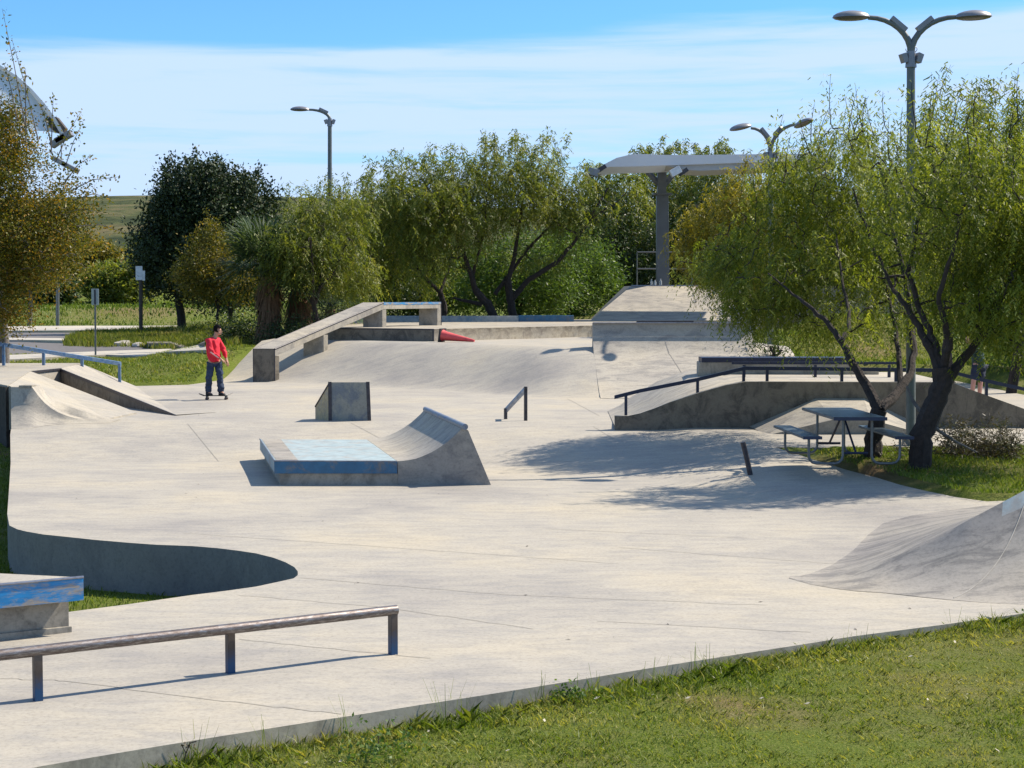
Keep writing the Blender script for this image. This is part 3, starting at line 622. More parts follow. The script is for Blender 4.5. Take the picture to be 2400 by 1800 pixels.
for a_, b_ in ((A, D_), (B, C_)):
    m_ = MB(); m_.prism([a_ + Vector((-.035, -.012, 0)), a_ + Vector((.035, -.012, 0)), a_ + Vector((.035, .02, 0)), a_ + Vector((-.035, .02, 0))], b_ - a_ + Vector((0, 0, .01))); m_.build('steel_edge', MAT['steel'], t_)
m_ = MB(); m_.tube([D_, Lt], .018, 6); m_.build('steel_edge', MAT['steel'], t_)
# ------------------------------------------------------------------ slanted small rail
yb = 34.5; t_ = thing('slanted_rail', 'short slanted steel rail on two square legs right of the wedge block', 'grind rail', (PY(1210, 990, yb).x, yb, .4))
lo0 = PY(1185, 990, yb + .45); hi0 = PY(1232, 992, yb); lo0.z = .38; hi0.z = .38; lo1 = PY(1185, 957, yb + .45); hi1 = PY(1232, 906, yb)
m_ = MB(); m_.box(((hi0.x), hi0.y, (hi0.z + hi1.z) / 2), (.062, .062, hi1.z - hi0.z), .2); m_.build('tall_post', MAT['steel'], t_)
m_ = MB(); m_.box(((lo0.x), lo0.y, (lo0.z + lo1.z) / 2), (.062, .062, lo1.z - lo0.z), .2); m_.build('short_post', MAT['steel'], t_)
m_ = MB(); dn = Vector((0, 0, -.10)); sd = Vector((.02, -.03, 0)); m_.loft([lo1 + sd, hi1 + sd, hi1 + sd + dn, lo1 + sd + dn], [lo1 - sd, hi1 - sd, hi1 - sd + dn, lo1 - sd + dn]); m_.build('slanted_bar', MAT['edge'], t_)
# ------------------------------------------------------------------ leaning pole
q0 = Pc(1760, 1113); q1 = PY(1741, 1036, q0.y - .05)
m_ = MB(); m_.tube([q0 - Vector((0, 0, .05)), q0.lerp(q1, .5), q1], .042, 14); o = m_.build('leaning_pole', MAT['steel'], None, True)
tag(o, 'bare steel pole leaning out of the pavement in front of the picnic table', 'pole jam')
# ------------------------------------------------------------------ sloped ledge on legs
t_ = thing('sloped_hubba_ledge', 'raised concrete ledge on legs sloping down then level with blue edge', 'skate ledge', (-6.87, 49.5, .4))
def LX(px, Y): return (px - 1200) / F * Y * 1.0
Y1, Y2, Y3, Y4 = 49.5, 51.35, 53.8, 56.6
c1 = PY(643.5, 818, Y1); c3 = PY(899, 709, Y3); c4 = PY(1026, 708, Y4); c4e = c4 + (c4 - c3).normalized() * .2
W = Vector((-.62, 0, 0)); dn = Vector((0, 0, -.21))
m_ = MB(); c0 = c1 + (c3 - c1) * -.0
m_.loft([c1 + W, c1, c1 + dn, c1 + W + dn], [c3 + W, c3, c3 + dn, c3 + W + dn]); m_.build('sloping_beam', MAT['ramp'], t_, bevel=.008)
m_ = MB(); c3b = c3 + (c4 - c3).normalized() * .002; m_.loft([c3b + W, c3b, c3b + dn, c3b + W + dn], [c4e + W, c4e, c4e + dn, c4e + W + dn]); m_.build('level_beam', MAT['ramp'], t_, bevel=.008)
dir13 = Vector((c3.x - c1.x, c3.y - c1.y, 0)).normalized() * .2
for px, Yq, zb in ((643.5, Y1, .3), (759, Y2, .9), (898, Y3 - .05, 1.88), (1026, Y4 - .02, 1.88)):
    tt = 0 if Yq == Y1 else .01
    topz = np.interp(Yq, [Y1, Y3, Y4], [c1.z, c3.z, c4.z]) - .205
    x_ = np.interp(Yq, [Y1, Y3, Y4], [c1.x, c3.x, c4.x]) - .003
    y_ = Yq + (.003)
    pr = [Vector((x_ - .61, y_, zb)), Vector((x_, y_, zb)), Vector((x_, y_, topz)), Vector((x_ - .61, y_, topz))]
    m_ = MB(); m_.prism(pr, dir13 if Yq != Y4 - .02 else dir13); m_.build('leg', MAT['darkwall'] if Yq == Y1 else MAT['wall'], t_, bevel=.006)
MB().box((c1.x - .31, Y1 - .003, (c1.z + .3) / 2 - .004), (.60, .012, c1.z - .31)).build('end_face', MAT['darkwall'], t_)  # dark plate over the ledge end, its shade put into the colour
m_ = MB(); e_ = Vector((.004, -.003, .002)); m_.tube([c1 + e_, c3 + e_], .022, 6); m_.tube([c1 + W, c3 + W], .014, 6); m_.tube([c1 + W, c1], .012, 6)
m_.tube([c1 + Vector((0, -.004, -.01)), Vector((c1.x, c1.y - .004, .36))], .018, 6); m_.tube([c1 + W + Vector((0, -.004, -.01)), Vector((c1.x - .62, c1.y - .004, .36))], .014, 6)
m_.build('steel_edge', MAT['steel'], t_)
m_ = MB(); e_ = Vector((.008, -.004, .004)); m_.loft([c3 + e_, c3 + e_ + Vector((0, 0, -.075)), c3 + Vector((0, 0, -.075)), c3], [c4e + e_, c4e + e_ + Vector((0, 0, -.075)), c4e + Vector((0, 0, -.075)), c4e]); m_.build('blue_edge', MAT['brightblue'], t_)
m_ = MB(); m_.tube([c4e + W, c4e], .014, 6); m_.tube([c4e + Vector((.006, 0, 0)), Vector((c4e.x + .006, c4e.y, 1.9))], .018, 6); m_.build('steel_edge', MAT['steel'], t_)
# ------------------------------------------------------------------ upper manual pad
pc = PY(1018, 800, 51.0); ZD = 1.53; ZP = 1.905
pl = [Vector((-2.33, 51.1)), Vector((-6.3, 53.05)), Vector((-6.7, 66.4)), Vector((3.0, 69.5)), Vector((6.4, 69.5)), Vector((6.4, 58.2)), Vector((2.7, 56.6))]
t_ = thing('upper_manual_pad', 'wide raised concrete platform step behind the fallen cone', 'platform', (-2.33, 51.1, ZD))
m_ = MB(); m_.slab(pl[::-1], 1.3, ZP); m_.build('platform_slab', [waxed(concrete('stained_riser_concrete', (0.36, 0.325, 0.26), (0.24, 0.21, 0.17), 0.9), 1.62, 1.88, .38)], t_, bevel=.01)
m_ = MB(); u = (pl[1] - pl[0]).normalized(); nn = Vector((-u.y, u.x)) if u.x > 0 else Vector((u.y, -u.x))
nn = Vector((u.y, -u.x)); nn = nn if nn.y < 0 else -nn
def wallstrip(a_, b_, z0, z1, off_, th=.01):
    uu = (b_ - a_).normalized(); n_ = Vector((uu.y, -uu.x)); n_ = n_ if n_.y < 0 else -n_
    m2 = MB(); aa = a_ + n_ * off_; bb = b_ + n_ * off_; m2.loft([(aa.x, aa.y, z0), (bb.x, bb.y, z0), (bb.x, bb.y, z1), (aa.x, aa.y, z1)], [(a_.x, a_.y, z0), (b_.x, b_.y, z0), (b_.x, b_.y, z1), (a_.x, a_.y, z1)]); return m2
wallstrip(pl[0] + u * .02, pl[1], ZD - .05, ZP - .03, .006).build('shaded_riser', MAT['darkwall'], t_)  # left riser in a darker concrete, its shade put into the colour
wallstrip(pl[0], pl[1], ZP - .04, ZP + .004, .012).build('steel_edge', MAT['steel'], t_)
wallstrip(pl[0], pl[0] + u * .05, ZD - .05, ZP, .02).build('steel_edge', MAT['steel'], t_)
# low back ledge
a_, b_, c2_ = PY(760, 752, 63.5), PY(1215, 741, 63.5), PY(1345, 739, 63.5)
t_ = thing('back_ledge', 'long low ledge with faded blue face along the back of the upper platform', 'skate ledge', (b_.x, 63.5, ZP))
m_ = MB(); m_.box(((a_.x + b_.x) / 2, 63.8, 2.0), (b_.x - a_.x, .6, .24), -.006); m_.build('ledge_body', painted('faded_blue_wash', (0.20, 0.29, 0.34), (0.38, 0.40, 0.38), .5, 2.0, .7), t_, bevel=.01)
m_ = MB(); m_.box(((c2_.x + b_.x) / 2 + .003, 63.8, 2.015), (c2_.x - b_.x, .62, .25), -.006); m_.build('blue_end_section', MAT['blue'], t_, bevel=.01)
a_ = PY(712, 752, 60.6); o = MB().box((a_.x - .1, 60.6, 1.98), (.9, .3, .34)).build('blue_end_block', MAT['blue'], None, bevel=.02)
o.location = (0, 0, 0); tag(o, 'small blue topped concrete block behind the sloped ledge by the palms', 'concrete block')
# ------------------------------------------------------------------ traffic cone
t_ = thing('traffic_cone', 'faded red traffic cone lying on its side against the platform step', 'traffic cone', (-1.9, 50.4, ZD))
bc_ = PY(1036, 786, 50.35); tip = PY(1112, 804, 49.95); tip.z = ZD + .05
ax = (tip - bc_).normalized(); Q = ax.to_track_quat('Z', 'Y').to_matrix(); Ln = (tip - bc_).length
m_ = MB(); m_.lathe(bc_, [(.175, .02), (.165, .05), (.14, .12), (.045, Ln * .93), (.03, Ln)], 20, Q); m_.build('cone_body', MAT['cone'], t_, True)
m_ = MB(); m_.box(bc_, (.42, .42, .05), 0, 0, Q); m_.build('cone_base', MAT['conebase'], t_, bevel=.015)
# ------------------------------------------------------------------ quarter pipe
t_ = thing('quarter_pipe', 'steep concrete quarter pipe wall curving up from the pavement', 'quarter pipe', (4.1, 46.0, .4))
x0 = PY(1389, 757, 46.0).x; x1 = PY(1766, 762, 46.0).x; ztop = PY(1389, 757, 46.0).z
prof = []
for k in range(15):
    q = k / 14; a_ = q * R(84); Rr = 1.0
    prof.append((a_, q))
pts_ = [(y + 2.6, z) for y, z in [(39.1, .405), (39.7, .47), (40.3, .57), (40.9, .70), (41.4, .84), (41.9, 1.01), (42.35, 1.20), (42.7, 1.38), (42.97, 1.56), (43.16, 1.72), (43.28, 1.88), (43.34, 2.02), (43.36, ztop)]]
pts_ = [(y, max(z, float(Hc(4.0, y)) + .008)) for y, z in pts_]
m_ = MB(); pr = [Vector((x0, y, z)) for y, z in pts_] + [Vector((x0, 46.22, ztop)), Vector((x0, 46.22, .3)), Vector((x0, 41.7, .3))]
m_.prism(pr, Vector((x1 - x0, 0, 0))); m_.build('curved_wall', MAT['ramp'], t_, True)
m_ = MB(); m_.box(((x0 + x1) / 2, 45.93, ztop + .004), (x1 - x0, .05, .035)); m_.build('coping_edge', MAT['edge'], t_, bevel=.01)
for fx in (.51,):
    m_ = MB(); X_ = x0 + (x1 - x0) * fx + .01; vs = []
    for y, z in pts_[:10]: vs += [Vector((X_ - .012 + (y - 43.6) * -.13, y - .003, z + .006)), Vector((X_ + .012 + (y - 43.6) * -.13, y - .003, z + .006))]
    m_.add(vs, [(2 * i, 2 * i + 1, 2 * i + 3, 2 * i + 2) for i in range(9)]); m_.build('seam', MAT['joint'], t_)
# ------------------------------------------------------------------ big back bank
bl, tl = PY(1385, 751, 66.5), PY(1480, 670, 70.0); ZT = tl.z
t_ = thing('back_bank_ramp', 'large concrete bank ramp rising to a deck below the white canopy column', 'bank ramp', (8, 68, ZP))
m_ = MB(); Xr = 13.5
pf = [(66.6, ZP - .3), (66.6, ZP), (67.2, ZP + .12), (67.9, ZP + .38), (70.0, ZT), (74.5, ZT), (74.5, 1.5), (66.6, 1.5)]
L = []; Rg = []
for y, z in pf:
    q = (z - ZP) / (ZT - ZP); q = max(0, min(1, q)); L.append(Vector((bl.x + (tl.x - bl.x) * q, y, z))); Rg.append(Vector((Xr, y, z)))
m_.loft(L, Rg); m_.build('ramp_body', MAT['ramp'], t_, True)
m_ = MB(); m_.tube([Vector((tl.x, 70, ZT + .0)), Vector((Xr, 70, ZT))], .03, 8); m_.build('coping_pipe', MAT['edge'], t_, True)
q0 = PY(1492, 752, 60); q1 = PY(1625, 750, 60); o = MB().box(((q0.x + q1.x) / 2, 60, ZP + .05), (q1.x - q0.x, .25, .1)).build('low_steel_kerb', MAT['steel'], None, bevel=.005)
tag(o, 'thin dark steel edged kerb on the deck behind the quarter pipe', 'kerb')
# second ramp glimpsed through tree
q0 = PY(1852, 668, 60); q1 = PY(1985, 672, 60)
t_ = thing('far_wedge_ramp', 'grey concrete wedge ramp seen through the branches of the big mesquite', 'bank ramp', (q0.x, 60, 1.9))
m_ = MB(); m_.loft([Vector((q0.x - 1.6, 60, 1.3)), Vector((q1.x + 3, 60, 1.3)), Vector((q1.x + 3, 60, 3.2)), Vector((q0.x + .3, 60, 3.2))], [Vector((q0.x - 1.6, 63, 1.3)), Vector((q1.x + 3, 63, 1.3)), Vector((q1.x + 3, 63, 3.2)), Vector((q0.x + .3, 63, 3.2))]); m_.build('ramp_body', MAT['wall'], t_, bevel=.01)
# deck railing
t_ = thing('deck_railing', 'thin dark steel railing on the deck behind the bank ramp', 'railing', (6, 72.5, ZT))
Yr = 72.5; xa, xb = PY(1493, 600, Yr).x, PY(1622, 600, Yr).x; z1 = PY(1493, 591, Yr).z; z2 = PY(1493, 630, Yr).z
for xx in (xa, (xa + xb) / 2, xb): MB().tube([(xx, Yr, ZT - .02), (xx, Yr, z1)], .03, 8).build('post', MAT['pole'], t_, True)
for zz in (z1, z2): MB().tube([(xa, Yr, zz), (xb, Yr, zz)], .028, 8).build('rail', MAT['column'], t_, True)
# bottles
for i, (px, h_, lab) in enumerate([(1527, .28, 'clear plastic water bottle at the left of three on the ramp edge'), (1535, .24, 'clear plastic water bottle in the middle of three on the ramp edge'), (1548, .29, 'clear plastic water bottle nearest the canopy column on the ramp edge')]):
    c = PY(px, 668, 70.12); c.z = ZT; t_ = thing('water_bottle', lab, 'bottle', c, 'water bottles on the ramp edge')
    r_ = .06; MB().lathe(c, [(r_, 0), (r_, h_ * .6), (r_ * .8, h_ * .72), (r_ * .4, h_ * .88), (r_ * .4, h_ * .92)], 12).build('bottle_body', MAT['bottle'], t_, True)
    MB().lathe(c + Vector((0, 0, h_ * .92)), [(r_ * .5, 0), (r_ * .5, h_ * .08)], 10).build('cap', MAT['signwhite'], t_, True)
# ------------------------------------------------------------------ right funbox with wall
YW = 33.0
t_ = thing('funbox', 'long concrete funbox with dark stained front wall and sloping ends', 'funbox', (6, YW, .4))
topl = [(1441, 975), (1472, 975), (1500, 969), (1535, 957), (1570, 943), (1640, 920), (1700, 903), (1748, 894.5), (2228, 896), (2300, 922), (2400, 958), (2480, 988)]
pr = [PY(x, y, YW) for x, y in topl]
fr = pr + [Vector((pr[-1].x, YW, .3)), Vector((pr[0].x, YW, .3))]
def rz(k, z): return (.41, .42, .50, .62, .80)[k] if k < 5 and z > 0 else z
mid = [Vector((p.x + .002, YW + .16, p.z)) for p in pr]; low = [Vector((p.x + .004, YW + .165, min(p.z, rz(k, p.z)))) for k, p in enumerate(pr)]
bk_ = [Vector((p.x + .1, 37.2, max(.41, (low[k].z + (.26 * math.sin(math.pi * min(1, k / 7.0)) if k < 7 else 0))))) for k, p in enumerate(pr)]
n_ = len(pr); m_ = MB(); m_.add(fr, [tuple(range(len(fr)))], 1)
bq_ = bk_ + [Vector((bk_[-1].x, 37.2, .3)), Vector((bk_[0].x, 37.2, .3))]; m_.add(bq_, [tuple(range(len(bq_)))], 1)
for A1, A2 in ((pr, mid), (mid, low), (low, bk_)): m_.add(list(A1) + list(A2), [(i, i + 1, i + 1 + n_, i + n_) for i in range(n_ - 1)], 0)
m_.add([pr[0], mid[0], low[0], bk_[0], bq_[-1], fr[-1]], [(0, 1, 2, 3, 4, 5)], 1); m_.add([pr[-1], mid[-1], bk_[-1], bq_[-2], fr[-2]], [(0, 1, 2, 3, 4)], 1)
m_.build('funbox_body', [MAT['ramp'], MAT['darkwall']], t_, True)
# little hip against the wall
t_ = thing('low_hip_ramp', 'low concrete hip ramp against the stained funbox wall behind the picnic table', 'hip ramp', (5.6, 32, .4))
yb = 31.9; zz = .4
Lf, T1, T2, Rf = PY(1800, 1003, yb), PY(1955, 983, yb), PY(2040, 983, yb), PY(2172, 1013, yb)
for q in (Lf, Rf): q.z = float(Hc(q.x, q.y)) - .02
fr = [Lf, T1, T2, Rf]; bkp = [Vector((Lf.x - .2, YW - .01, zz)), Vector((T1.x - .15, YW - .01, zz + .55)), Vector((T2.x + .1, YW - .01, zz + .55)), Vector((Rf.x + .2, YW - .01, zz))]
m_ = MB(); m_.add([Lf, T1, T2, Rf, Vector((Rf.x, Rf.y, .1)), Vector((Lf.x, Lf.y, .1))], [(0, 1, 2, 3, 4, 5)], 1)
nb_ = 6
for i in range(3):
    a0, a1 = fr[i], fr[i + 1]; b0_, b1_ = bkp[i], bkp[i + 1]; m_.add([a0, a1, b1_, b0_], [(0, 1, 2, 3)], 0)
m_.build('hip_body', [MAT['ramp'], MAT['wall']], t_)
# handrail on the wall
t_ = thing('blue_handrail', 'long navy handrail following the top of the dark funbox wall', 'grind rail', (4, YW + .25, 1.3))
Yh = YW + .2; rl = [(1440, 931), (1500, 916), (1633, 890), (1745, 863), (1900, 864), (2215, 868), (2300, 890), (2400, 912), (2480, 930)]
rp = [PY(x, y, Yh) for x, y in rl]; m_ = MB()
for a_, b_ in zip(rp[:-1], rp[1:]):
    d_ = (b_ - a_); s_ = Vector((0, .03, 0)); u_ = Vector((0, 0, .035)); m_.loft([a_ - s_ - u_, a_ + s_ - u_, a_ + s_ + u_, a_ - s_ + u_], [b_ - s_ - u_, b_ + s_ - u_, b_ + s_ + u_, b_ - s_ + u_])
m_.build('rail_bar', MAT['railblue'], t_)
for px, y0, y1 in ((1467, 927, 985), (1635, 892, 926), (1743, 866, 892), (1798, 866, 894), (1973, 866, 894), (2100, 868, 895), (2312, 894, 926)):
    a_ = PY(px, y0, Yh); b_ = PY(px, y1 + 3, Yh); MB().box((a_.x, Yh, (a_.z + b_.z) / 2), (.055, .055, a_.z - b_.z)).build('post', MAT['railblue'], t_)
# long ledge behind
YL = 36.0
t_ = thing('long_concrete_ledge', 'long pale concrete ledge with dark steel top edge behind the navy handrail', 'skate ledge', (5.5, YL, 1.2))
a_, b_ = PY(1640, 838, YL), PY(1995, 842, YL); e2 = PY(2060, 868, YL)
m_ = MB(); zbot = PY(1640, 890, YL).z; m_.loft([Vector((a_.x - .06, YL, zbot)), Vector((b_.x, YL, zbot)), Vector((b_.x, YL, a_.z - .1)), Vector((a_.x, YL, a_.z - .1))], [Vector((a_.x - .0, YL + .6, zbot)), Vector((b_.x, YL + .6, zbot)), Vector((b_.x, YL + .6, a_.z - .1)), Vector((a_.x, YL + .6, a_.z - .1))]); m_.build('ledge_body', MAT['wall'], t_, bevel=.01)
MB().box(((a_.x + b_.x) / 2 + .03, YL + .3, a_.z - .05), (b_.x - a_.x - .02, .62, .098)).build('steel_top_edge', MAT['railblue'], t_, bevel=.006)
MB().box(((b_.x + e2.x) / 2 + .002, YL + .31, (zbot + e2.z) / 2), (e2.x - b_.x, .6, e2.z - zbot)).build('lower_end_block', MAT['wall'], t_, bevel=.01)
YT = 34.9; t_ = thing('flat_grind_rail', 'thin low grind rail standing between the handrail and the long ledge', 'grind rail', (6, YT, 1.27))
a_, b_ = PY(1715, 851, YT), PY(2110, 854, YT); MB().box(((a_.x + b_.x) / 2, YT, a_.z), (b_.x - a_.x, .06, .05)).build('rail_bar', MAT['railblue'], t_)
for px in (1744, 1911, 2084): q = PY(px, 853, YT); zb_ = PY(px, 893, YT).z; MB().box((q.x, YT, (q.z + zb_) / 2 - .02), (.055, .055, q.z - zb_)).build('post', MAT['railblue'], t_)
# ------------------------------------------------------------------ left platform and hubba
ZL = 1.1
t_ = thing('left_bank_platform', 'raised concrete platform at the far left with a bank sloping down right', 'platform', (-11, 40, .4))
A_ = Vector((-11.6, 41.1, ZL)); B_ = Vector((-10.25, 34.7, ZL)); Cc = Vector((-8.25, 34.55, .43)); Dd = Vector((-8.05, 36.5, .43))
m_ = MB(); m_.loft([A_, B_, Cc, Dd], [(A_.x, A_.y, .2), (B_.x, B_.y, .2), (Cc.x, Cc.y, .2), (Dd.x, Dd.y, .2)]); m_.build('bank_slope', MAT['plaza'], t_)
m_ = MB(); m_.slab([(-17, 45.6), (-17, 40.8), (-12.6, 38.8), (-10.27, 34.7), (-11.62, 41.1), (-11.3, 42.7), (-11.6, 45.8)], -.4, ZL + .002); m_.build('platform_slab', MAT['plaza'], t_)
m_ = MB(); m_.loft([(-16.9, 40.72, -.4), (-12.62, 38.74, -.4), (-10.3, 34.66, -.4), (-10.3, 34.66, ZL - .03), (-12.62, 38.74, ZL - .03), (-16.9, 40.72, ZL - .03)][:3] + [(-10.3, 34.66, ZL - .03), (-12.62, 38.74, ZL - .03), (-16.9, 40.72, ZL - .03)], [(-16.9, 40.82, -.4), (-12.55, 38.82, -.4), (-10.2, 34.74, -.4), (-10.2, 34.74, ZL - .03), (-12.55, 38.82, ZL - .03), (-16.9, 40.82, ZL - .03)]); m_.build('outer_wall', MAT['earthwall'], t_)  # dark sheet over the slab side, coloured as earth in shade
m_ = MB(); m_.box((-11.44, 41.9, ZL - .02), (.03, 1.6, .05), -.19); m_.build('steel_edge', MAT['steel'], t_)
t_ = thing('hubba_wall', 'dark sided hubba wall with black steel edge sloping down beside the left bank', 'hubba ledge', (-9, 39, .4))
H0, H1 = PY(140, 863, 42.7), PY(412, 976, 35.9); H1.z = .42; H2 = Vector((-6.4, 36.8, .41)); H3 = Vector((-10.4, 46.9, .44)); H4 = Vector((-11.45, 45.4, ZL))
m_ = MB(); low = lambda p: Vector((p.x, p.y, .2))
m_.add([H0, H1, H2, H3, H4], [(0, 1, 3), (1, 2, 3), (0, 3, 4)], 0); m_.add([H0, H1, low(H1), low(H0)], [(0, 1, 2, 3)], 1)  # side face in darker concrete, shade painted into its colour
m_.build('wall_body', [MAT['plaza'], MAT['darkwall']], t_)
m_ = MB(); u = (H1 - H0); nrm = Vector((u.y, -u.x, 0)).normalized(); nrm = nrm if nrm.y < 0 else -nrm; n1_ = nrm * .012; dn = Vector((0, 0, -.075))
m_.loft([H0 + n1_, H1 + n1_, H1 + n1_ + dn, H0 + n1_ + dn], [H0 - n1_, H1 - n1_, H1 - n1_ + dn, H0 - n1_ + dn]); m_.build('steel_edge', MAT['steel'], t_)
# corner hump
t_ = thing('corner_quarter_pipe', 'small concrete quarter pipe corner with coping block at the left pavement edge', 'quarter pipe', (-9.6, 33.8, .35))
rows = []; xs_ = [-10.05, -9.95, -9.8, -9.62, -9.5, -9.38, -9.25, -9.1, -8.95, -8.78, -8.6, -8.4, -8.2, -8.0]
hs = [1.1, 1.1, 1.1, 1.1, .93, .79, .68, .59, .53, .48, .45, .43, .415, .405]
for x_, h_ in zip(xs_, hs):
    row = []; f = max(0, (h_ - .40) / .7); toe = 34.1 - .62 * f - .12
    for k in range(9):
        q = k / 8; y_ = toe + (34.15 - toe) * q; zc = float(Hc(x_, y_)); z_ = zc + (h_ - zc) * (1 - math.sqrt(max(0, 1 - (q ** 1.3) ** 2))) ** .8 + .003
        row.append(Vector((x_ + (34.15 - y_) * .30 * max(0, min(1, (-9.0 - x_) / .9)), y_, z_)))
    row += [Vector((x_, 34.45, h_ + .003)), Vector((x_, 34.57, max(h_, .43 + (-8.25 - x_) * .335) + .004)), Vector((x_, 34.8, max(h_, .43 + (-8.25 - x_) * .335) + .003))]
    rows.append(row)
m_ = MB(); nr = len(rows[0]); vs = [p for r_ in rows for p in r_]
m_.add(vs, [(i * nr + k, (i + 1) * nr + k, (i + 1) * nr + k + 1, i * nr + k + 1) for i in range(len(rows) - 1) for k in range(nr - 1)])
m_.add([rows[0][0], rows[0][-1]] + rows[0][1:-1], [])
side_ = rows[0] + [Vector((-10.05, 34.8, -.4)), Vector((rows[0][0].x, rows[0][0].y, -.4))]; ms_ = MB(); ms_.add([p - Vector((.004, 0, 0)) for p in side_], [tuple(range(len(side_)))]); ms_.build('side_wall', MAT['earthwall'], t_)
m_.build('curved_body', MAT['ramp'], t_, True)
MB().box((-9.75, 34.3, ZL + .012), (.26, .34, .05)).build('coping_block', MAT['wall'], t_, bevel=.006)
# blue handrail left
t_ = thing('faded_blue_handrail', 'faded blue square steel rail sloping down past the left platform', 'grind rail', (-12, 44.5, 1.1))
ps = [(8, 808, 858, 44.2), (102, 822, 861, 44.4), (192, 837, 876, 45.0), (280, 852, 906, 46.0)]
tp = [PY(a_, b_, d_) for a_, b_, c_, d_ in ps]; L0, L1 = tp[0] + (tp[0] - tp[3]) * .25, tp[3] + (tp[3] - tp[0]) * .008
m_ = MB(); s_ = Vector((.02, .03, 0)); u_ = Vector((0, 0, .05)); m_.loft([L0 - s_ - u_, L0 + s_ - u_, L0 + s_ + u_, L0 - s_ + u_], [L1 - s_ - u_, L1 + s_ - u_, L1 + s_ + u_, L1 - s_ + u_]); m_.build('rail_bar', MAT['skyrail'], t_)
for (a_, b_, c_, d_) in ps:
    q1 = PY(a_, b_, d_); q1.z = L0.z + (L1.z - L0.z) * (q1.x - L0.x) / (L1.x - L0.x); q0 = PY(a_, c_ + 3, d_); MB().box((q1.x, q1.y, (q1.z + q0.z) / 2), (.07, .07, q1.z - q0.z)).build('post', MAT['skyrail'], t_)
# ------------------------------------------------------------------ right foreground hip
t_ = thing('foreground_hip_ramp', 'large smooth concrete hip rising at the right edge of the pavement', 'hip ramp', (5, 18.5, 0))
rd = [(1852, 1357, 17.9), (1930, 1355, 17.85), (2012, 1339, 17.75), (2099, 1304, 17.7), (2150, 1282, 17.65), (2198, 1258, 17.65), (2273, 1217, 17.65), (2338, 1183, 17.7), (2400, 1150, 17.75), (2500, 1097, 17.9), (2640, 1035, 18.1)]
ridge = [PY(*q) for q in rd]
ft = [Pc(x, y) for x, y in [(1850, 1357.5), (1900, 1370), (1955, 1381), (2010, 1387), (2069, 1391), (2140, 1399), (2223, 1407), (2310, 1413), (2400, 1419), (2520, 1425), (2680, 1428)]]
bt = [Pc(x, y) for x, y in [(1850, 1357), (1900, 1345), (1950, 1325), (2000, 1290), (2035, 1255), (2071, 1226), (2140, 1208), (2230, 1195), (2323, 1183)]] + [Vector((8.0, 24.3, .05)), Vector((9.4, 24.5, .05))]
def dens(L, k=5):
    out = []
    for a_, b_ in zip(L[:-1], L[1:]): out += [a_.lerp(b_, q / k) for q in range(k)]
    return out + [L[-1]]
rows = []
for r_, a_, b_ in zip(dens(ridge), dens(ft), dens(bt)):
    row = []
    for k in range(21):
        q = k / 20; p = a_.lerp(r_, q); zz = (r_.z) * (0.22 * q + 0.78 * q ** 1.9); row.append(Vector((p.x, p.y, max(zz, 0) )))
    for k in range(1, 17):
        q = k / 16; p = r_.lerp(b_, q); zz = b_.z + (r_.z - b_.z) * ((1 - q) * .35 + .65 * (1 - q) ** 1.9); row.append(Vector((p.x, p.y, max(zz, 0))))
    for k, p in enumerate(row): p.z = max(p.z, float(Hc(p.x, p.y)) + (.007 if 1 < k < 35 else (-.006 if k in (0, 36) else .003)))
    rows.append(row)
m_ = MB(); nr = len(rows[0]); vs = [p for r_ in rows for p in r_]; m_.add(vs, [])
for i in range(len(rows) - 1):
    for k in range(nr - 1): m_.f.append((i * nr + k, (i + 1) * nr + k, (i + 1) * nr + k + 1, i * nr + k + 1)); m_.m.append(1 if (i >= 36 and k in (18, 19)) else 0)
o = m_.build('ramp_surface', [MAT['hump'], MAT['pale']], t_, True); o.data.polygons.foreach_set('use_smooth', [True] * len(o.data.polygons))
sp_pts = [rows[30 + int(k * .55)][k].lerp(rows[31 + int(k * .55)][k], k * .55 - int(k * .55)) for k in range(1, 20)]
MB().tube([p + Vector((0, 0, .002)) for p in sp_pts], .006, 4).build('seam', MAT['lightjoint'], t_)
# ------------------------------------------------------------------ picnic table
gz = .36
nl = P(1962, 1100, gz); 
t_ = thing('picnic_table', 'blue coated steel picnic table with two benches on grey tube legs', 'picnic table', (5.3, 26.0, gz))
# axes: u across the table, vv along it (receding to the left)
YN = 25.6
tA, tB = PY(1955, 978, YN), PY(2079, 979, YN); tz = tA.z
tC = P(1879, 955, tz)
u = (tB - tA); u.z = 0; vv = (tC - tA); vv.z = 0; Lw = u.length; Lv = vv.length; un = u.normalized(); vn = vv.normalized() * (1.85 if Lv > 2.2 or Lv < 1.6 else Lv)
Lv = vn.length; vh = vn.normalized()
def tbl(a, b2, z): return Vector((tA.x, tA.y, 0)) + un * a + vh * b2 + Vector((0, 0, z))
def plank(a0, a1, b0, b1, z, th, name, mat):
    m_ = MB(); m_.loft([tbl(a0, b0, z - th), tbl(a1, b0, z - th), tbl(a1, b1, z - th), tbl(a0, b1, z - th)], [tbl(a0, b0, z), tbl(a1, b0, z), tbl(a1, b1, z), tbl(a0, b1, z)]); return m_.build(name, mat, t_, bevel=.008)
plank(0, Lw, 0, Lv, tz, .045, 'tabletop', [MAT['tabletop']])
MB().loft([tbl(-.004, -.006, tz - .05), tbl(Lw + .004, -.006, tz - .05), tbl(Lw + .004, .006, tz - .05), tbl(-.004, .006, tz - .05)], [tbl(-.004, -.006, tz + .002), tbl(Lw + .004, -.006, tz + .002), tbl(Lw + .004, .006, tz + .002), tbl(-.004, .006, tz + .002)]).build('table_edge', MAT['tableedge'], t_)
bz = tz - .29
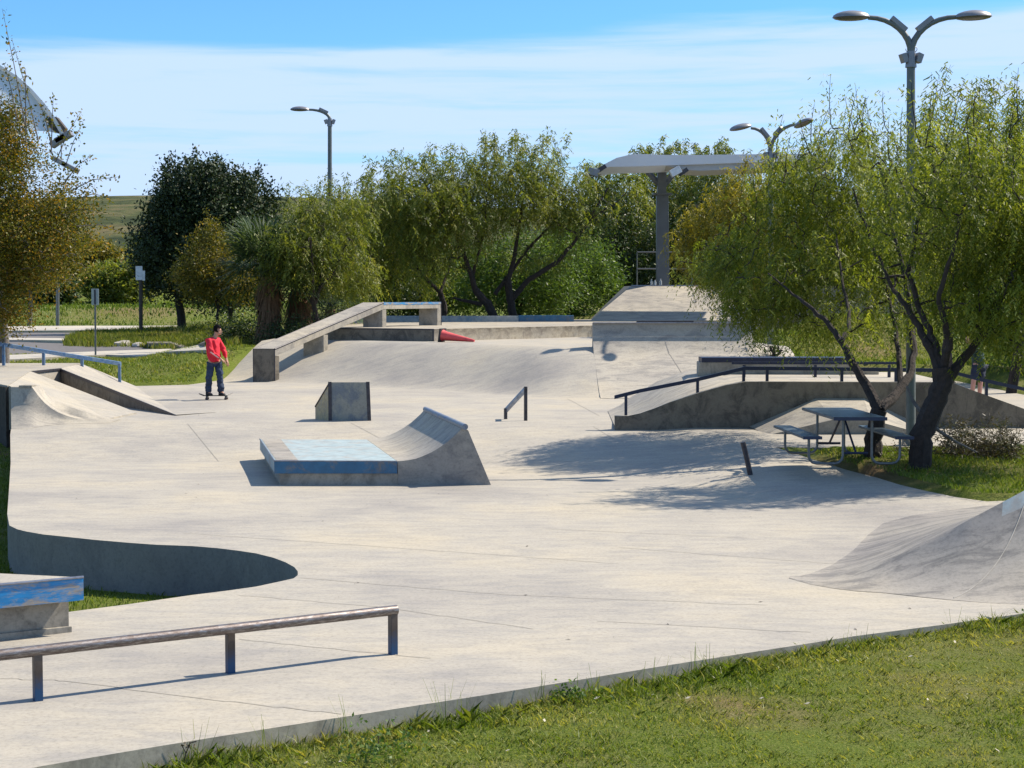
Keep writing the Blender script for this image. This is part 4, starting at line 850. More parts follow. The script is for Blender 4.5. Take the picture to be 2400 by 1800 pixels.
for a0 in (-.46, Lw + .13):
    plank(a0, a0 + .28, 0, Lv, bz, .04, 'bench', [MAT['tabletop']])
    MB().loft([tbl(a0 - .003, -.006, bz - .045), tbl(a0 + .283, -.006, bz - .045), tbl(a0 + .283, .006, bz - .045), tbl(a0 - .003, .006, bz - .045)], [tbl(a0 - .003, -.006, bz + .002), tbl(a0 + .283, -.006, bz + .002), tbl(a0 + .283, .006, bz + .002), tbl(a0 - .003, .006, bz + .002)]).build('bench_edge', MAT['tableedge'], t_)
for b_ in (.25, Lv - .25):
    for sgn, ax_, bx_ in ((-1, .20, -.32), (1, Lw - .16, Lw + .27)):
        path = [tbl(ax_, b_, tz - .05), tbl(ax_, b_, gz + .16)]
        inner = ax_; outer = bx_
        for q in (30, 60, 90): path.append(tbl(ax_ + sgn * .12 * (1 - math.cos(R(q))), b_, gz + .16 - .12 * math.sin(R(q))))
        path.append(tbl(outer - sgn * .12, b_, gz + .04))
        for q in (30, 60, 90): path.append(tbl(outer - sgn * .12 + sgn * .12 * math.sin(R(q)), b_, gz + .16 - .12 * math.cos(R(q))))
        path.append(tbl(outer, b_, bz - .04)); MB().tube(path, .021, 10).build('leg', MAT['galv'], t_, True)
    MB().tube([tbl(.22, b_, gz + .2), tbl(Lw - .22, b_, gz + .2)], .02, 8).build('cross_bar', MAT['railblue'], t_, True)
for b0_, b1_ in ((.25, Lv / 2 - .05), (Lv - .25, Lv / 2 + .05)): MB().tube([tbl(Lw / 2, b0_, gz + .2), tbl(Lw / 2, b1_, tz - .05)], .018, 8).build('diagonal_brace', MAT['railblue'], t_, True)
# ------------------------------------------------------------------ lamp posts
def lamp(px, basepy, Y, toppy, heads, label, jy, headlen=.8):
    b0_ = PY(px, basepy, Y); jt = PY(px, jy, Y); t_ = thing('street_lamp', label, 'street lamp', b0_, 'park lamp posts')
    r0 = .085; MB().tube([b0_ - Vector((0, 0, .3)), b0_.lerp(jt, .5), jt], [r0, r0 * .93, r0 * .85], 14).build('pole', MAT['pole'], t_, True)
    MB().tube([b0_ - Vector((0, 0, .1)), b0_ + Vector((0, 0, .06))], [.16, .16], 12).build('base_plate', MAT['pole'], t_)
    m_ = MB(); m_.tube([jt - Vector((0, 0, .06)), jt + Vector((0, 0, .22))], [.10, .075], 10)
    for s_ in (-1, 1): m_.box(jt + Vector((s_ * .13, -.02, .1)), (.1, .12, .16), .3, 0, Matrix.Rotation(s_ * .35, 3, 'Y'))
    m_.build('bracket', MAT['lamphead'], t_)
    for (hx, hy, dep, tilt) in heads:
        hc = PY(hx, hy, Y + dep); d_ = Vector((hc.x - jt.x, hc.y - jt.y, 0)); Ld = d_.length; dn_ = d_.normalized(); j0 = jt + Vector((0, 0, .18))
        inner = hc - dn_ * (headlen * .45); path = []
        for k in range(9):
            q = k / 8; path.append(j0.lerp(inner, 0) + (inner - j0) * 0 + Vector(((inner.x - j0.x) * (1 - math.cos(q * math.pi / 2)) , (inner.y - j0.y) * (1 - math.cos(q * math.pi / 2)), (inner.z - j0.z) * math.sin(q * math.pi / 2))))
        am = MB().tube(path, [.062 - .022 * k / 8 for k in range(9)], 10).build('arm', MAT['pole'], t_, True)
        mid = path[4]; dd_ = (path[5] - path[3]).normalized(); Qm = dd_.to_track_quat('X', 'Z').to_matrix()
        MB().box(mid + Vector((0, 0, .07)), (.34, .10, .09), 0, 0, Qm).build('ballast_box', MAT['lamphead'], am, bevel=.01)
        yaw = math.atan2(dn_.y, dn_.x); Mh = Matrix.Rotation(yaw, 3, 'Z') @ Matrix.Rotation(tilt, 3, 'Y') @ Matrix.Diagonal((headlen / 2, .19, .12))
        pro = [(math.cos(a_), math.sin(a_)) for a_ in [R(q) for q in (0, 20, 40, 60, 75, 88)]]
        hd = MB().lathe(hc, pro, 20, Mh).build('lamp_head', MAT['lamphead'], t_, True)
        Ml = Matrix.Rotation(yaw, 3, 'Z') @ Matrix.Rotation(tilt, 3, 'Y') @ Matrix.Diagonal((headlen / 2 * .97, .16, .055))
        MB().lathe(hc - Vector((0, 0, .004)), [(math.cos(R(q)), -math.sin(R(q))) for q in (0, 25, 50, 70, 88)], 20, Ml).build('lens', MAT['lens'], hd, True)
        # loose cable loop
        lp = [path[1] + Vector((math.sin(a_) * .055, -.02, -.05 + math.cos(a_) * .05)) + dn_ * .03 for a_ in [R(q) for q in range(-20, 300, 30)]]
        MB().tube(lp, .006, 4).build('cable', MAT['lamphead'], t_)
lamp(2135, 1032, 30.0, 27, [(1995, 41, 0, 0.02), (2281, 40, 0, -.04)], 'tall grey double armed street lamp rising between the two near mesquites', 150, .66)
lamp(1806, 820, 48.2, 275, [(1736, 300, -.1, .22), (1884, 290, -.9, -.30)], 'double armed street lamp half hidden in foliage right of the canopy', 372, .66)
lamp(773, 742, 61.0, 253, [(703, 257, 0, 0.0)], 'single arm street lamp standing behind the palms and sloped ledge', 292, .7)

# ------------------------------------------------------------------ shade canopies
t_ = thing('shade_canopy', 'white curved shade canopy on a grey column above the bank ramp', 'canopy', PY(1554, 668, 74))
Yc_ = 70.6
def cv(px, py, Y=Yc_): return PY(px, py, Y)
colb = cv(1554, 668); colm = cv(1552, 455); colt = cv(1550, 388); 
m_ = MB(); 
m_.loft([Vector((colb.x - .27, Yc_ - .25, 1.5)), Vector((colb.x + .27, Yc_ - .25, 1.5)), Vector((colb.x + .27, Yc_ + .25, 1.5)), Vector((colb.x - .27, Yc_ + .25, 1.5))], [Vector((colm.x - .24, Yc_ - .22, colm.z)), Vector((colm.x + .24, Yc_ - .22, colm.z)), Vector((colm.x + .24, Yc_ + .22, colm.z)), Vector((colm.x - .24, Yc_ + .22, colm.z))]); m_.build('column', MAT['column'], t_, bevel=.02)
MB().box(colm, (.75, .7, .07)).build('collar_plate', MAT['column'], t_)
MB().box(((colm.x + colt.x) / 2, Yc_, (colm.z + colt.z) / 2 + .1), (.36, .34, colt.z - colm.z + .2)).build('column_head', MAT['column'], t_)
for px_, dy in ((1508, -.1), (1592, .1)):
    q = cv(px_, 392); MB().tube([cv(1552, 440), q], .13, 6).build('strut', MAT['column'], t_)
topc = [(1398, 396), (1420, 383), (1445, 370), (1480, 361.5), (1510, 361), (1560, 363), (1640, 363), (1720, 362), (1800, 361), (1960, 360)]
botc = [(1398, 398), (1430, 391), (1470, 390.5), (1510, 389.5), (1560, 387.5), (1640, 385), (1720, 382), (1800, 379), (1960, 374)]
pr = [cv(x, y, Yc_ - 4.5) for x, y in topc] + [cv(x, y, Yc_ - 4.5) for x, y in botc[::-1]]
m_ = MB(); m_.prism(pr, Vector((.3, 3.8, .0))); m_.build('roof_shell', MAT['canopy'], t_, True)
pr = [cv(1560, 388, Yc_ - 4.35), cv(1605, 398, Yc_ - 4.35), cv(1640, 400, Yc_ - 4.35), cv(1800, 394, Yc_ - 4.35), cv(1960, 388, Yc_ - 4.35), cv(1960, 376, Yc_ - 4.35), cv(1560, 386, Yc_ - 4.35)]
m_ = MB(); m_.prism(pr, Vector((.2, 2.9, 0))); m_.build('roof_underside', MAT['under'], t_)
q = cv(1552, 388); MB().box((q.x, Yc_ - 1.9, q.z - .12), (.30, 4.2, .26)).build('roof_beam', MAT['column'], t_)
for (a_, b_, rot) in ((1391, 404, .3), (1583, 402, -.5)):
    q = cv(a_, b_, Yc_ - 4.7); sp = MB().box(q, (.42, .45, .28), 0, 0, Matrix.Rotation(rot, 3, 'Y')).build('flood_light', MAT['signwhite' if a_ > 1500 else 'lamphead'], t_, bevel=.02)
    MB().box(q + Vector((.3 * (1 if a_ < 1500 else 1), 0, .14 if a_ < 1500 else -.02)), (.4, .16, .16), 0, 0, Matrix.Rotation(-.6, 3, 'Y')).build('bracket', MAT['steel'], sp)
# left big canopy
Yc2 = 62.0
t_ = thing('arched_canopy', 'large white arched canopy edge high behind the orange leaved tree', 'canopy', PY(-150, 760, Yc2))
arc = [(-260, 95), (-140, 100), (-60, 122), (0, 152), (40, 178), (75, 209), (105, 243), (130, 277), (150, 312)]
arc2 = [(-260, 110), (-140, 115), (-60, 137), (0, 158), (38, 184), (72, 215), (100, 249), (124, 283), (142, 314)]
a3 = [PY(x, y, Yc2 - 3) for x, y in arc] + [PY(x, y, Yc2 - 3) for x, y in arc2[::-1]]
MB().prism(a3, Vector((-.2, .7, 0))).build('roof_shell', MAT['canopy'], t_, True)
g3 = [PY(x, y, Yc2 - 2.5) for x, y in arc2[2:]] + [PY(112, 307, Yc2 - 2.5), PY(-60, 304, Yc2 - 2.5)]
MB().prism(g3, Vector((-.015, .05, 0))).build('vault_panel', MAT['membrane'], t_)
g4 = [PY(x, y, Yc2 - 2.9) for x, y in ((108, 282), (118, 272), (132, 274), (153, 300), (150, 310), (130, 310), (118, 300))]
MB().prism(g4, Vector((0, .35, 0))).build('end_bracket', MAT['woodpole'], t_)
for q in ((150, 322, .5), (138, 330, .6)): MB().box(PY(q[0], q[1], Yc2 - 2.9), (.62, .4, .2), 0, 0, Matrix.Rotation(-q[2], 3, 'Y')).build('flood_light', MAT['lamphead'], t_, bevel=.02)
for q in ((142, 380), (165, 392)): MB().box(PY(q[0], q[1], Yc2 - 2.9), (.6, .35, .16), 0, 0, Matrix.Rotation(.5, 3, 'Y')).build('flood_light', MAT['lamphead'], t_, bevel=.02)
MB().tube([PY(143, 310, Yc2 - 2.8), PY(144, 385, Yc2 - 2.8)], .02, 6).build('hanger', MAT['lamphead'], t_)
q = PY(-120, 300, Yc2); MB().tube([Vector((q.x, Yc2, .6)), Vector((q.x, Yc2, q.z + 1))], .28, 12).build('column', MAT['column'], t_, True)
# ------------------------------------------------------------------ signs and posts
Ys = 57.0
b0_ = PY(224, 840, Ys); b0_.z = float(Hg(b0_.x, b0_.y)); tp_ = PY(223, 677, Ys)
t_ = thing('parking_sign', 'grey parking sign seen from behind on a thin steel post', 'sign', b0_)
MB().tube([b0_ - Vector((0, 0, .1)), tp_], .032, 8).build('post', MAT['galv'], t_, True)
sc_ = PY(223, 696, Ys - .05); MB().box(sc_, (.24, .03, .54), .1).build('sign_plate', MAT['sign'], t_, bevel=.01)
MB().box(sc_ + Vector((0, -.025, 0)), (.05, .03, .50), .1).build('mounting_channel', MAT['signdark'], t_)
Yq = 100.0; b0_ = PY(135, 770, Yq); b0_.z = float(Hg(b0_.x, b0_.y)); tp_ = PY(135, 660, Yq)
MB2 = MB().tube([b0_ - Vector((0, 0, .1)), tp_], .11, 8); o = MB2.build('grey_post', MAT['galv'], None, True); tag(o, 'plain grey post on the lawn beyond the far parking kerb', 'post')
Yq = 86.0; b0_ = PY(330, 764, Yq); b0_.z = float(Hg(b0_.x, b0_.y)); tp_ = PY(330, 628, Yq)
t_ = thing('post_sign', 'white sign on a thick dark brown pole beside the dark evergreen', 'sign', b0_)
MB().tube([b0_ - Vector((0, 0, .1)), tp_], .10, 8).build('pole', MAT['woodpole'], t_, True)
MB().box(PY(326, 640, Yq - .14), (.34, .03, .7), 0).build('sign_plate', MAT['signwhite'], t_)
MB().box(PY(337, 646, Yq - .18), (.12, .03, .5), 0).build('side_plate', MAT['signwhite'], t_)
# brown trunk-like post at far left
# ------------------------------------------------------------------ people
def skinned(name, chains, mat, parent, sub=2, root_i=0):
    """chains: dict idx->(co, r); edges"""
    verts, edges = chains
    me = bpy.data.meshes.new(name); me.from_pydata([v_[0] for v_ in verts], edges, []); o = bpy.data.objects.new(name, me); COL.objects.link(o)
    md = o.modifiers.new('skin', 'SKIN'); md.use_smooth_shade = True
    for i, v_ in enumerate(verts):
        r_ = v_[1]; me.skin_vertices[0].data[i].radius = (r_, r_) if isinstance(r_, (int, float)) else r_
        me.skin_vertices[0].data[i].use_root = (i == root_i)
    s = o.modifiers.new('sub', 'SUBSURF'); s.levels = sub; s.render_levels = sub
    dg = bpy.context.evaluated_depsgraph_get(); ev = o.evaluated_get(dg); m2 = bpy.data.meshes.new_from_object(ev)
    m2.materials.clear(); m2.materials.append(mat); o.modifiers.clear(); o.data = m2; m2.polygons.foreach_set('use_smooth', [True] * len(m2.polygons))
    o.parent = parent; m2.name = name
    return o
def wrinkle(o, amp=.012, fr=9.0):
    from mathutils import noise as mn
    me = o.data; me.update(); cos_ = [(v_.co + v_.normal * amp * (mn.noise(Vector((v_.co.x * fr, v_.co.y * fr, v_.co.z * fr * 1.7))) + .6 * mn.noise(v_.co * fr * 2.3))) for v_ in me.vertices]
    for v_, c_ in zip(me.vertices, cos_): v_.co = c_
    me.update(); return o
def person(loc, J, mats, label, rot=0, shorts=False, group=None):
    """J joints dict in local metres; x right, y away, z up"""
    t_ = thing('person', label, 'person', loc, group)
    V_ = []; E = []; idx = {}
    def jv(n, p, r_): idx[n] = len(V_); V_.append((Vector(p), r_))
    def e(a_, b_): E.append((idx[a_], idx[b_]))
    g = J
    jv('pelvis', g['pelvis'], (.13, .10)); jv('waist', Vector(g['pelvis']).lerp(Vector(g['chest']), .45), (.115, .09)); jv('chest', g['chest'], (.15, .105)); jv('neck0', g['neck'], (.06, .06)); jv('neck1', Vector(g['neck']).lerp(Vector(g['head']), .45), (.052, .055))
    jv('skull', g['head'], (.078, .092)); up = (Vector(g['head']) - Vector(g['neck'])).normalized(); jv('crown', Vector(g['head']) + up * .085, (.06, .07))
    for a_, b_ in (('pelvis', 'waist'), ('waist', 'chest'), ('chest', 'neck0'), ('neck0', 'neck1'), ('neck1', 'skull'), ('skull', 'crown')): e(a_, b_)
    for s_ in 'LR':
        jv('sh' + s_, g['sh' + s_], .058); jv('el' + s_, g['el' + s_], .042); jv('wr' + s_, g['wr' + s_], .028); hd = (Vector(g['wr' + s_]) - Vector(g['el' + s_])).normalized()
        jv('pa' + s_, Vector(g['wr' + s_]) + hd * .075, (.034, .020)); e('chest', 'sh' + s_); e('sh' + s_, 'el' + s_); e('el' + s_, 'wr' + s_); e('wr' + s_, 'pa' + s_)
        side = hd.cross(Vector((0, 0, 1))).normalized() if abs(hd.z) < .95 else Vector((0, 1, 0)); dwn = hd.cross(side).normalized()
        if dwn.z > 0: dwn = -dwn
        for k, (of, ln) in enumerate(((-.026, .065), (-.009, .078), (.009, .072), (.026, .055))):
            n1 = 'f%d%s' % (k, s_); jv(n1 + 'a', Vector(V_[idx['pa' + s_]][0]) + side * of + hd * .03, .0095); jv(n1 + 'b', Vector(V_[idx['pa' + s_]][0]) + side * of + hd * (.03 + ln * .55) + dwn * .012, .0085); jv(n1 + 'c', Vector(V_[idx['pa' + s_]][0]) + side * of * .9 + hd * (.03 + ln * .85) + dwn * .04, .0075)
            e('pa' + s_, n1 + 'a'); e(n1 + 'a', n1 + 'b'); e(n1 + 'b', n1 + 'c')
        jv('th' + s_, Vector(g['wr' + s_]) + hd * .05 + side * .045 + dwn * .01, .011); jv('tt' + s_, Vector(g['wr' + s_]) + hd * .095 + side * .055 + dwn * .03, .009); e('wr' + s_, 'th' + s_); e('th' + s_, 'tt' + s_)
        jv('hp' + s_, g['hp' + s_], .085); jv('kn' + s_, g['kn' + s_], .058); k_ = Vector(g['kn' + s_]).lerp(Vector(g['an' + s_]), .35); jv('cf' + s_, k_, .056); jv('an' + s_, g['an' + s_], .038)
        jv('to' + s_, Vector(g['an' + s_]) + Vector(g.get('toe', (.0, -.16, -.05))), (.035, .022)); e('pelvis', 'hp' + s_); e('hp' + s_, 'kn' + s_); e('kn' + s_, 'cf' + s_); e('cf' + s_, 'an' + s_); e('an' + s_, 'to' + s_)
    body = skinned('body', (V_, E), mats['skin'], t_)
    # face pieces
    fd = Vector(g.get('face', (1, -.25, 0))).normalized(); hc = Vector(g['head']); sd = fd.cross(Vector((0, 0, 1))).normalized()
    def blob(name, c, sx, mat, rows=None):
        bm = bmesh.new(); bmesh.ops.create_icosphere(bm, subdivisions=2, radius=1)
        M3 = Matrix((fd, sd, Vector((0, 0, 1)))).transposed()
        for v_ in bm.verts: v_.co = c + M3 @ Vector((v_.co.x * sx[0], v_.co.y * sx[1], v_.co.z * sx[2]))
        me = bpy.data.meshes.new(name); bm.to_mesh(me); bm.free(); me.materials.append(mat); me.polygons.foreach_set('use_smooth', [True] * len(me.polygons))
        o = bpy.data.objects.new(name, me); COL.objects.link(o); o.parent = t_; return o
    blob('jaw', hc + fd * .025 - Vector((0, 0, .055)), (.062, .055, .055), mats['skin'])
    blob('nose', hc + fd * .100 - Vector((0, 0, .015)), (.018, .012, .022), mats['skin'])
    for k in (-1, 1):
        blob('ear', hc + sd * .078 * k - Vector((0, 0, .01)) - fd * .01, (.018, .010, .03), mats['skin']); blob('eye', hc + fd * .083 + sd * .03 * k + Vector((0, 0, .015)), (.008, .012, .007), MAT['eye'])
    blob('mouth', hc + fd * .078 - Vector((0, 0, .055)), (.009, .022, .006), MAT['conebase'])
    bm = bmesh.new(); bmesh.ops.create_icosphere(bm, subdivisions=3, radius=1); rr = random.Random(4)
    M3 = Matrix((fd, sd, Vector((0, 0, 1)))).transposed()
    for v_ in list(bm.verts):
        if v_.co.x > .55 and v_.co.z < .35: bm.verts.remove(v_); continue
    for v_ in bm.verts:
        k = 1 + rr.uniform(-.07, .09); zf = v_.co.z * .125 if v_.co.z > 0 else v_.co.z * .085
        v_.co = hc + Vector((0, 0, .025)) + M3 @ Vector((v_.co.x * .112 * k - .008, v_.co.y * .100 * k, zf * k))
    me = bpy.data.meshes.new('hair'); bm.to_mesh(me); bm.free(); me.materials.append(mats['hair']); o = bpy.data.objects.new('hair', me); COL.objects.link(o); o.parent = t_
    # shirt
    V2 = []; E2 = []; ix = {}
    def a2(n, p, r_): ix[n] = len(V2); V2.append((Vector(p), r_))
    pv, ch, nk = Vector(g['pelvis']), Vector(g['chest']), Vector(g['neck'])
    a2('hem', pv + (ch - pv) * -.16, (.165, .15)); a2('w', pv.lerp(ch, .45), (.155, .14)); a2('c', ch, (.165, .14)); a2('n', nk - (nk - ch) * .10, (.080, .075))
    E2 += [(0, 1), (1, 2), (2, 3)]
    for s_ in 'LR':
        a2('s' + s_, g['sh' + s_], .092); a2('e' + s_, g['el' + s_], .068); E2.append((2, ix['s' + s_])); E2.append((ix['s' + s_], ix['e' + s_]))
        if mats.get('long'): a2('r' + s_, Vector(g['wr' + s_]).lerp(Vector(g['el' + s_]), .08), .042); E2.append((ix['e' + s_], ix['r' + s_]))
    wrinkle(skinned('shirt', (V2, E2), mats['shirt'], t_, 3, 1), .022, 8)
    # trousers
    V3 = []; E3 = []; ix = {}
    def a3_(n, p, r_): ix[n] = len(V3); V3.append((Vector(p), r_))
    a3_('p', pv + Vector((0, 0, .03)), (.145, .12))
    for s_ in 'LR':
        hp, kn, an = Vector(g['hp' + s_]), Vector(g['kn' + s_]), Vector(g['an' + s_]); a3_('h' + s_, hp - Vector((0, 0, .05)), .108); E3.append((0, ix['h' + s_]))
        if shorts: a3_('k' + s_, hp.lerp(kn, .85), .092); E3.append((ix['h' + s_], ix['k' + s_]))
        else:
            a3_('k' + s_, kn, .086); a3_('c' + s_, kn.lerp(an, .55), .084); a3_('a' + s_, an + Vector((0, 0, -.015)), .092); E3 += [(ix['h' + s_], ix['k' + s_]), (ix['k' + s_], ix['c' + s_]), (ix['c' + s_], ix['a' + s_])]
    wrinkle(skinned('shorts' if shorts else 'jeans', (V3, E3), mats['pants'], t_, 3, 0), .022, 8)
    for s_ in 'LR':
        an = Vector(g['an' + s_]); to = Vector(g.get('toe', (0, -.16, -.05))); skinned('shoe', ([(an - to * .25 + Vector((0, 0, -.055)), (.045, .038)), (an + Vector((0, 0, -.045)), (.05, .046)), (an + to * .9 + Vector((0, 0, -.005)), (.048, .032)), (an + to * 1.25 + Vector((0, 0, .0)), (.036, .022))], [(0, 1), (1, 2), (2, 3)]), MAT['shoe'], t_, 2, 1)
    return t_
zs = .40; sk0 = P(505, 937, zs + .0)
J = dict(pelvis=(-.02, 0, .95), chest=(-.06, 0, 1.30), neck=(.0, 0, 1.50), head=(.075, 0, 1.675), shL=(-.12, -.16, 1.43), shR=(.05, .17, 1.43), elL=(-.06, -.24, 1.17), elR=(.20, .14, 1.18), wrL=(.17, -.16, .99), wrR=(.27, .06, .97),
         hpL=(-.10, -.03, .92), hpR=(.07, .03, .92), knL=(-.14, -.08, .58), knR=(.11, -.02, .60), anL=(-.17, -.0, .19), anR=(.14, .0, .19), toe=(.09, -.12, -.05), face=(.95, -.35, -.12))
skater = person((sk0.x, sk0.y, zs), J, dict(skin=MAT['skin'], hair=MAT['hair'], shirt=MAT['redshirt'], pants=MAT['jeans'], long=True), 'person in long red shirt and dark jeans riding a skateboard')
for k in range(5):
    q = Vector(J['elL']).lerp(Vector(J['wrL']), .05 + k * .17) + Vector((.0, -.062, -.0)) + skater.location
    MB().box(q, (.05, .006, .028), 0, 0, Matrix.Rotation(.7, 3, 'Y')).build('sleeve_print', MAT['print'], skater)
t_ = thing('skateboard', 'skateboard with raised nose under the feet of the red shirted skater', 'skateboard', (sk0.x, sk0.y, zs))
m_ = MB(); vs = []; fs_ = []; cs = [(-.40, .045), (-.30, .0), (-.2, -.004), (0, -.006), (.2, -.004), (.30, .0), (.38, .035), (.43, .065)]
cs = [(-.42, .05), (-.38, .035), (-.29, 0), (-.15, 0), (0, 0), (.15, 0), (.27, 0), (.36, .045), (.40, .065)]
hw = [.05, .085, .1, .1, .1, .1, .1, .085, .05]; zo = .095
L_ = [(sk0.x + .02 + x, sk0.y - y, zs + zo + z) for (x, z), y in zip(cs, hw)]; R_ = [(sk0.x + .02 + x, sk0.y + y, zs + zo + z) for (x, z), y in zip(cs, hw)]
for dz in (0, .012):
    m_.add([(a_[0], a_[1], a_[2] + dz) for a_ in L_] + [(a_[0], a_[1], a_[2] + dz) for a_ in R_], [(i, i + 1, i + 10, i + 9) for i in range(8)], 0 if dz == 0 else 1)
m_.build('deck', [MAT['deckwood'], MAT['grip']], t_)
for x_ in (-.22, .24):
    tr = MB().box((sk0.x + .02 + x_, sk0.y, zs + .068), (.05, .14, .05)).build('truck', MAT['galv'], t_, bevel=.008)
    for y_ in (-.09, .09): MB().tube([(sk0.x + .02 + x_, sk0.y + y_ - .02, zs + .034), (sk0.x + .02 + x_, sk0.y + y_ + .02, zs + .034)], .031, 12).build('wheel', MAT['wheel'], t_, True)
zs2 = float(Hc(10.9, 39.0)); zs2 = .42; p2 = PY(2284, 935, 39.6)
J2 = dict(pelvis=(.10, 0, .90), chest=(.06, 0, 1.20), neck=(-.06, 0, 1.38), head=(-.15, -.03, 1.50), shL=(-.06, -.17, 1.30), shR=(-.0, .17, 1.30), elL=(-.20, -.22, 1.12), elR=(-.2, .2, 1.12), wrL=(-.32, -.16, .94), wrR=(-.32, .1, .94),
          hpL=(.0, -.06, .88), hpR=(.17, .05, .88), knL=(-.06, -.1, .48), knR=(.13, .0, .48), anL=(-.08, -.02, .08), anR=(.12, .05, .08), toe=(-.15, -.05, -.05), face=(-.8, -.3, -.3))
person((p2.x, p2.y, zs2), J2, dict(skin=MAT['pinkskin'], hair=MAT['hair'], shirt=MAT['greenshirt'], pants=MAT['navy'], long=False), 'person in dark green shirt and shorts half hidden behind right mesquite', shorts=True)

# ------------------------------------------------------------------ vegetation
def leaf_arrays(C, n_per, spread, L, Wd, rng, droop=.6, tint_c=None, shape='strip', hang=.0):
    """leaves round cluster centres; returns V, F, tint"""
    k = len(C); cid = np.repeat(np.arange(k), n_per); n = len(cid)
    off = rng.normal(size=(n, 3)) * np.array(spread)
    if hang: off[:, 2] -= np.abs(rng.normal(size=n)) * hang
    P0 = C[cid] + off
    d = rng.normal(size=(n, 3)); d /= np.linalg.norm(d, axis=1)[:, None]
    d[:, 2] = d[:, 2] * (1 - droop) - droop; d /= np.linalg.norm(d, axis=1)[:, None]
    s = np.cross(d, rng.normal(size=(n, 3))); s /= np.linalg.norm(s, axis=1)[:, None] + 1e-9
    ln = L * rng.uniform(.6, 1.3, n)[:, None]; wd = Wd * rng.uniform(.7, 1.3, n)[:, None]
    if shape == 'strip': V = np.stack([P0 - s * wd * .5, P0 + s * wd * .5, P0 + d * ln + s * wd * .25, P0 + d * ln - s * wd * .25], 1)
    else: V = np.stack([P0, P0 + d * ln * .45 + s * wd * .5, P0 + d * ln, P0 + d * ln * .45 - s * wd * .5], 1)
    F_ = np.arange(n * 4).reshape(n, 4)
    tc_ = rng.uniform(.1, .8, k) if tint_c is None else tint_c
    tt = np.clip(tc_[cid] + rng.normal(size=n) * .16, 0, 1)
    return V.reshape(-1, 3), F_, np.repeat(tt, 4)
def spray_arrays(C, n_spray, spread, L, Wd, rng, nl=9, slen=.28, hang=.15):
    k = len(C); cid = np.repeat(np.arange(k), n_spray); n = len(cid)
    off = rng.normal(size=(n, 3)) * np.array(spread); off[:, 2] -= np.abs(rng.normal(size=n)) * hang
    P0 = C[cid] + off; az = rng.uniform(0, 2 * np.pi, n); el = rng.uniform(-.9, .55, n)
    d0 = np.stack([np.cos(az) * np.cos(el), np.sin(az) * np.cos(el), np.sin(el)], 1); sl = slen * rng.uniform(.6, 1.3, n)
    side = np.stack([-np.sin(az), np.cos(az), 0 * az], 1); out = []; tint = []
    tc_ = rng.uniform(.08, .78, k); tt = np.clip(tc_[cid] + rng.normal(size=n) * .14, 0, 1)
    for j in range(nl):
        q = (j + .5) / nl; p = P0 + d0 * (sl * q)[:, None]; p[:, 2] -= 0.75 * sl * q * q
        sg = 1 if j % 2 else -1; tan = d0.copy(); tan[:, 2] -= 1.5 * q; tan /= np.linalg.norm(tan, axis=1)[:, None]
        ld = tan * .7 + side * sg * rng.uniform(.3, .9, n)[:, None] + rng.normal(size=(n, 3)) * .22; ld[:, 2] -= .25; ld /= np.linalg.norm(ld, axis=1)[:, None]
        nv = np.cross(tan, side) + rng.normal(size=(n, 3)) * .30; s_ = np.cross(ld, nv); s_ /= np.linalg.norm(s_, axis=1)[:, None] + 1e-9
        ln = L * rng.uniform(.7, 1.25, n)[:, None] * (1.1 - .4 * q); wd = Wd * rng.uniform(.75, 1.25, n)[:, None]
        out.append(np.stack([p - s_ * wd * .35, p + s_ * wd * .35, p + ld * ln * .6 + s_ * wd * .5, p + ld * ln], 1)); tint.append(np.clip(tt + rng.normal(size=n) * .08, 0, 1))
    V = np.concatenate(out, 0).reshape(-1, 3); m_ = len(V) // 4
    return V, np.arange(m_ * 4).reshape(m_, 4), np.repeat(np.concatenate(tint), 4)
def sample_env(env, n, rng, shell=.72):
    vol = np.array([e[3] * e[4] * e[5] for e in env]); vol = vol / vol.sum(); out = []
    ids = rng.choice(len(env), n, p=vol)
    for i in ids:
        e = env[i]; d = rng.normal(size=3); d /= np.linalg.norm(d); r_ = rng.uniform(.62, 1.0) if rng.random() < shell else rng.uniform(.2, .7)
        out.append([e[0] + d[0] * e[3] * r_, e[1] + d[1] * e[4] * r_, e[2] + d[2] * e[5] * r_])
    return np.array(out)
TRI = [0]
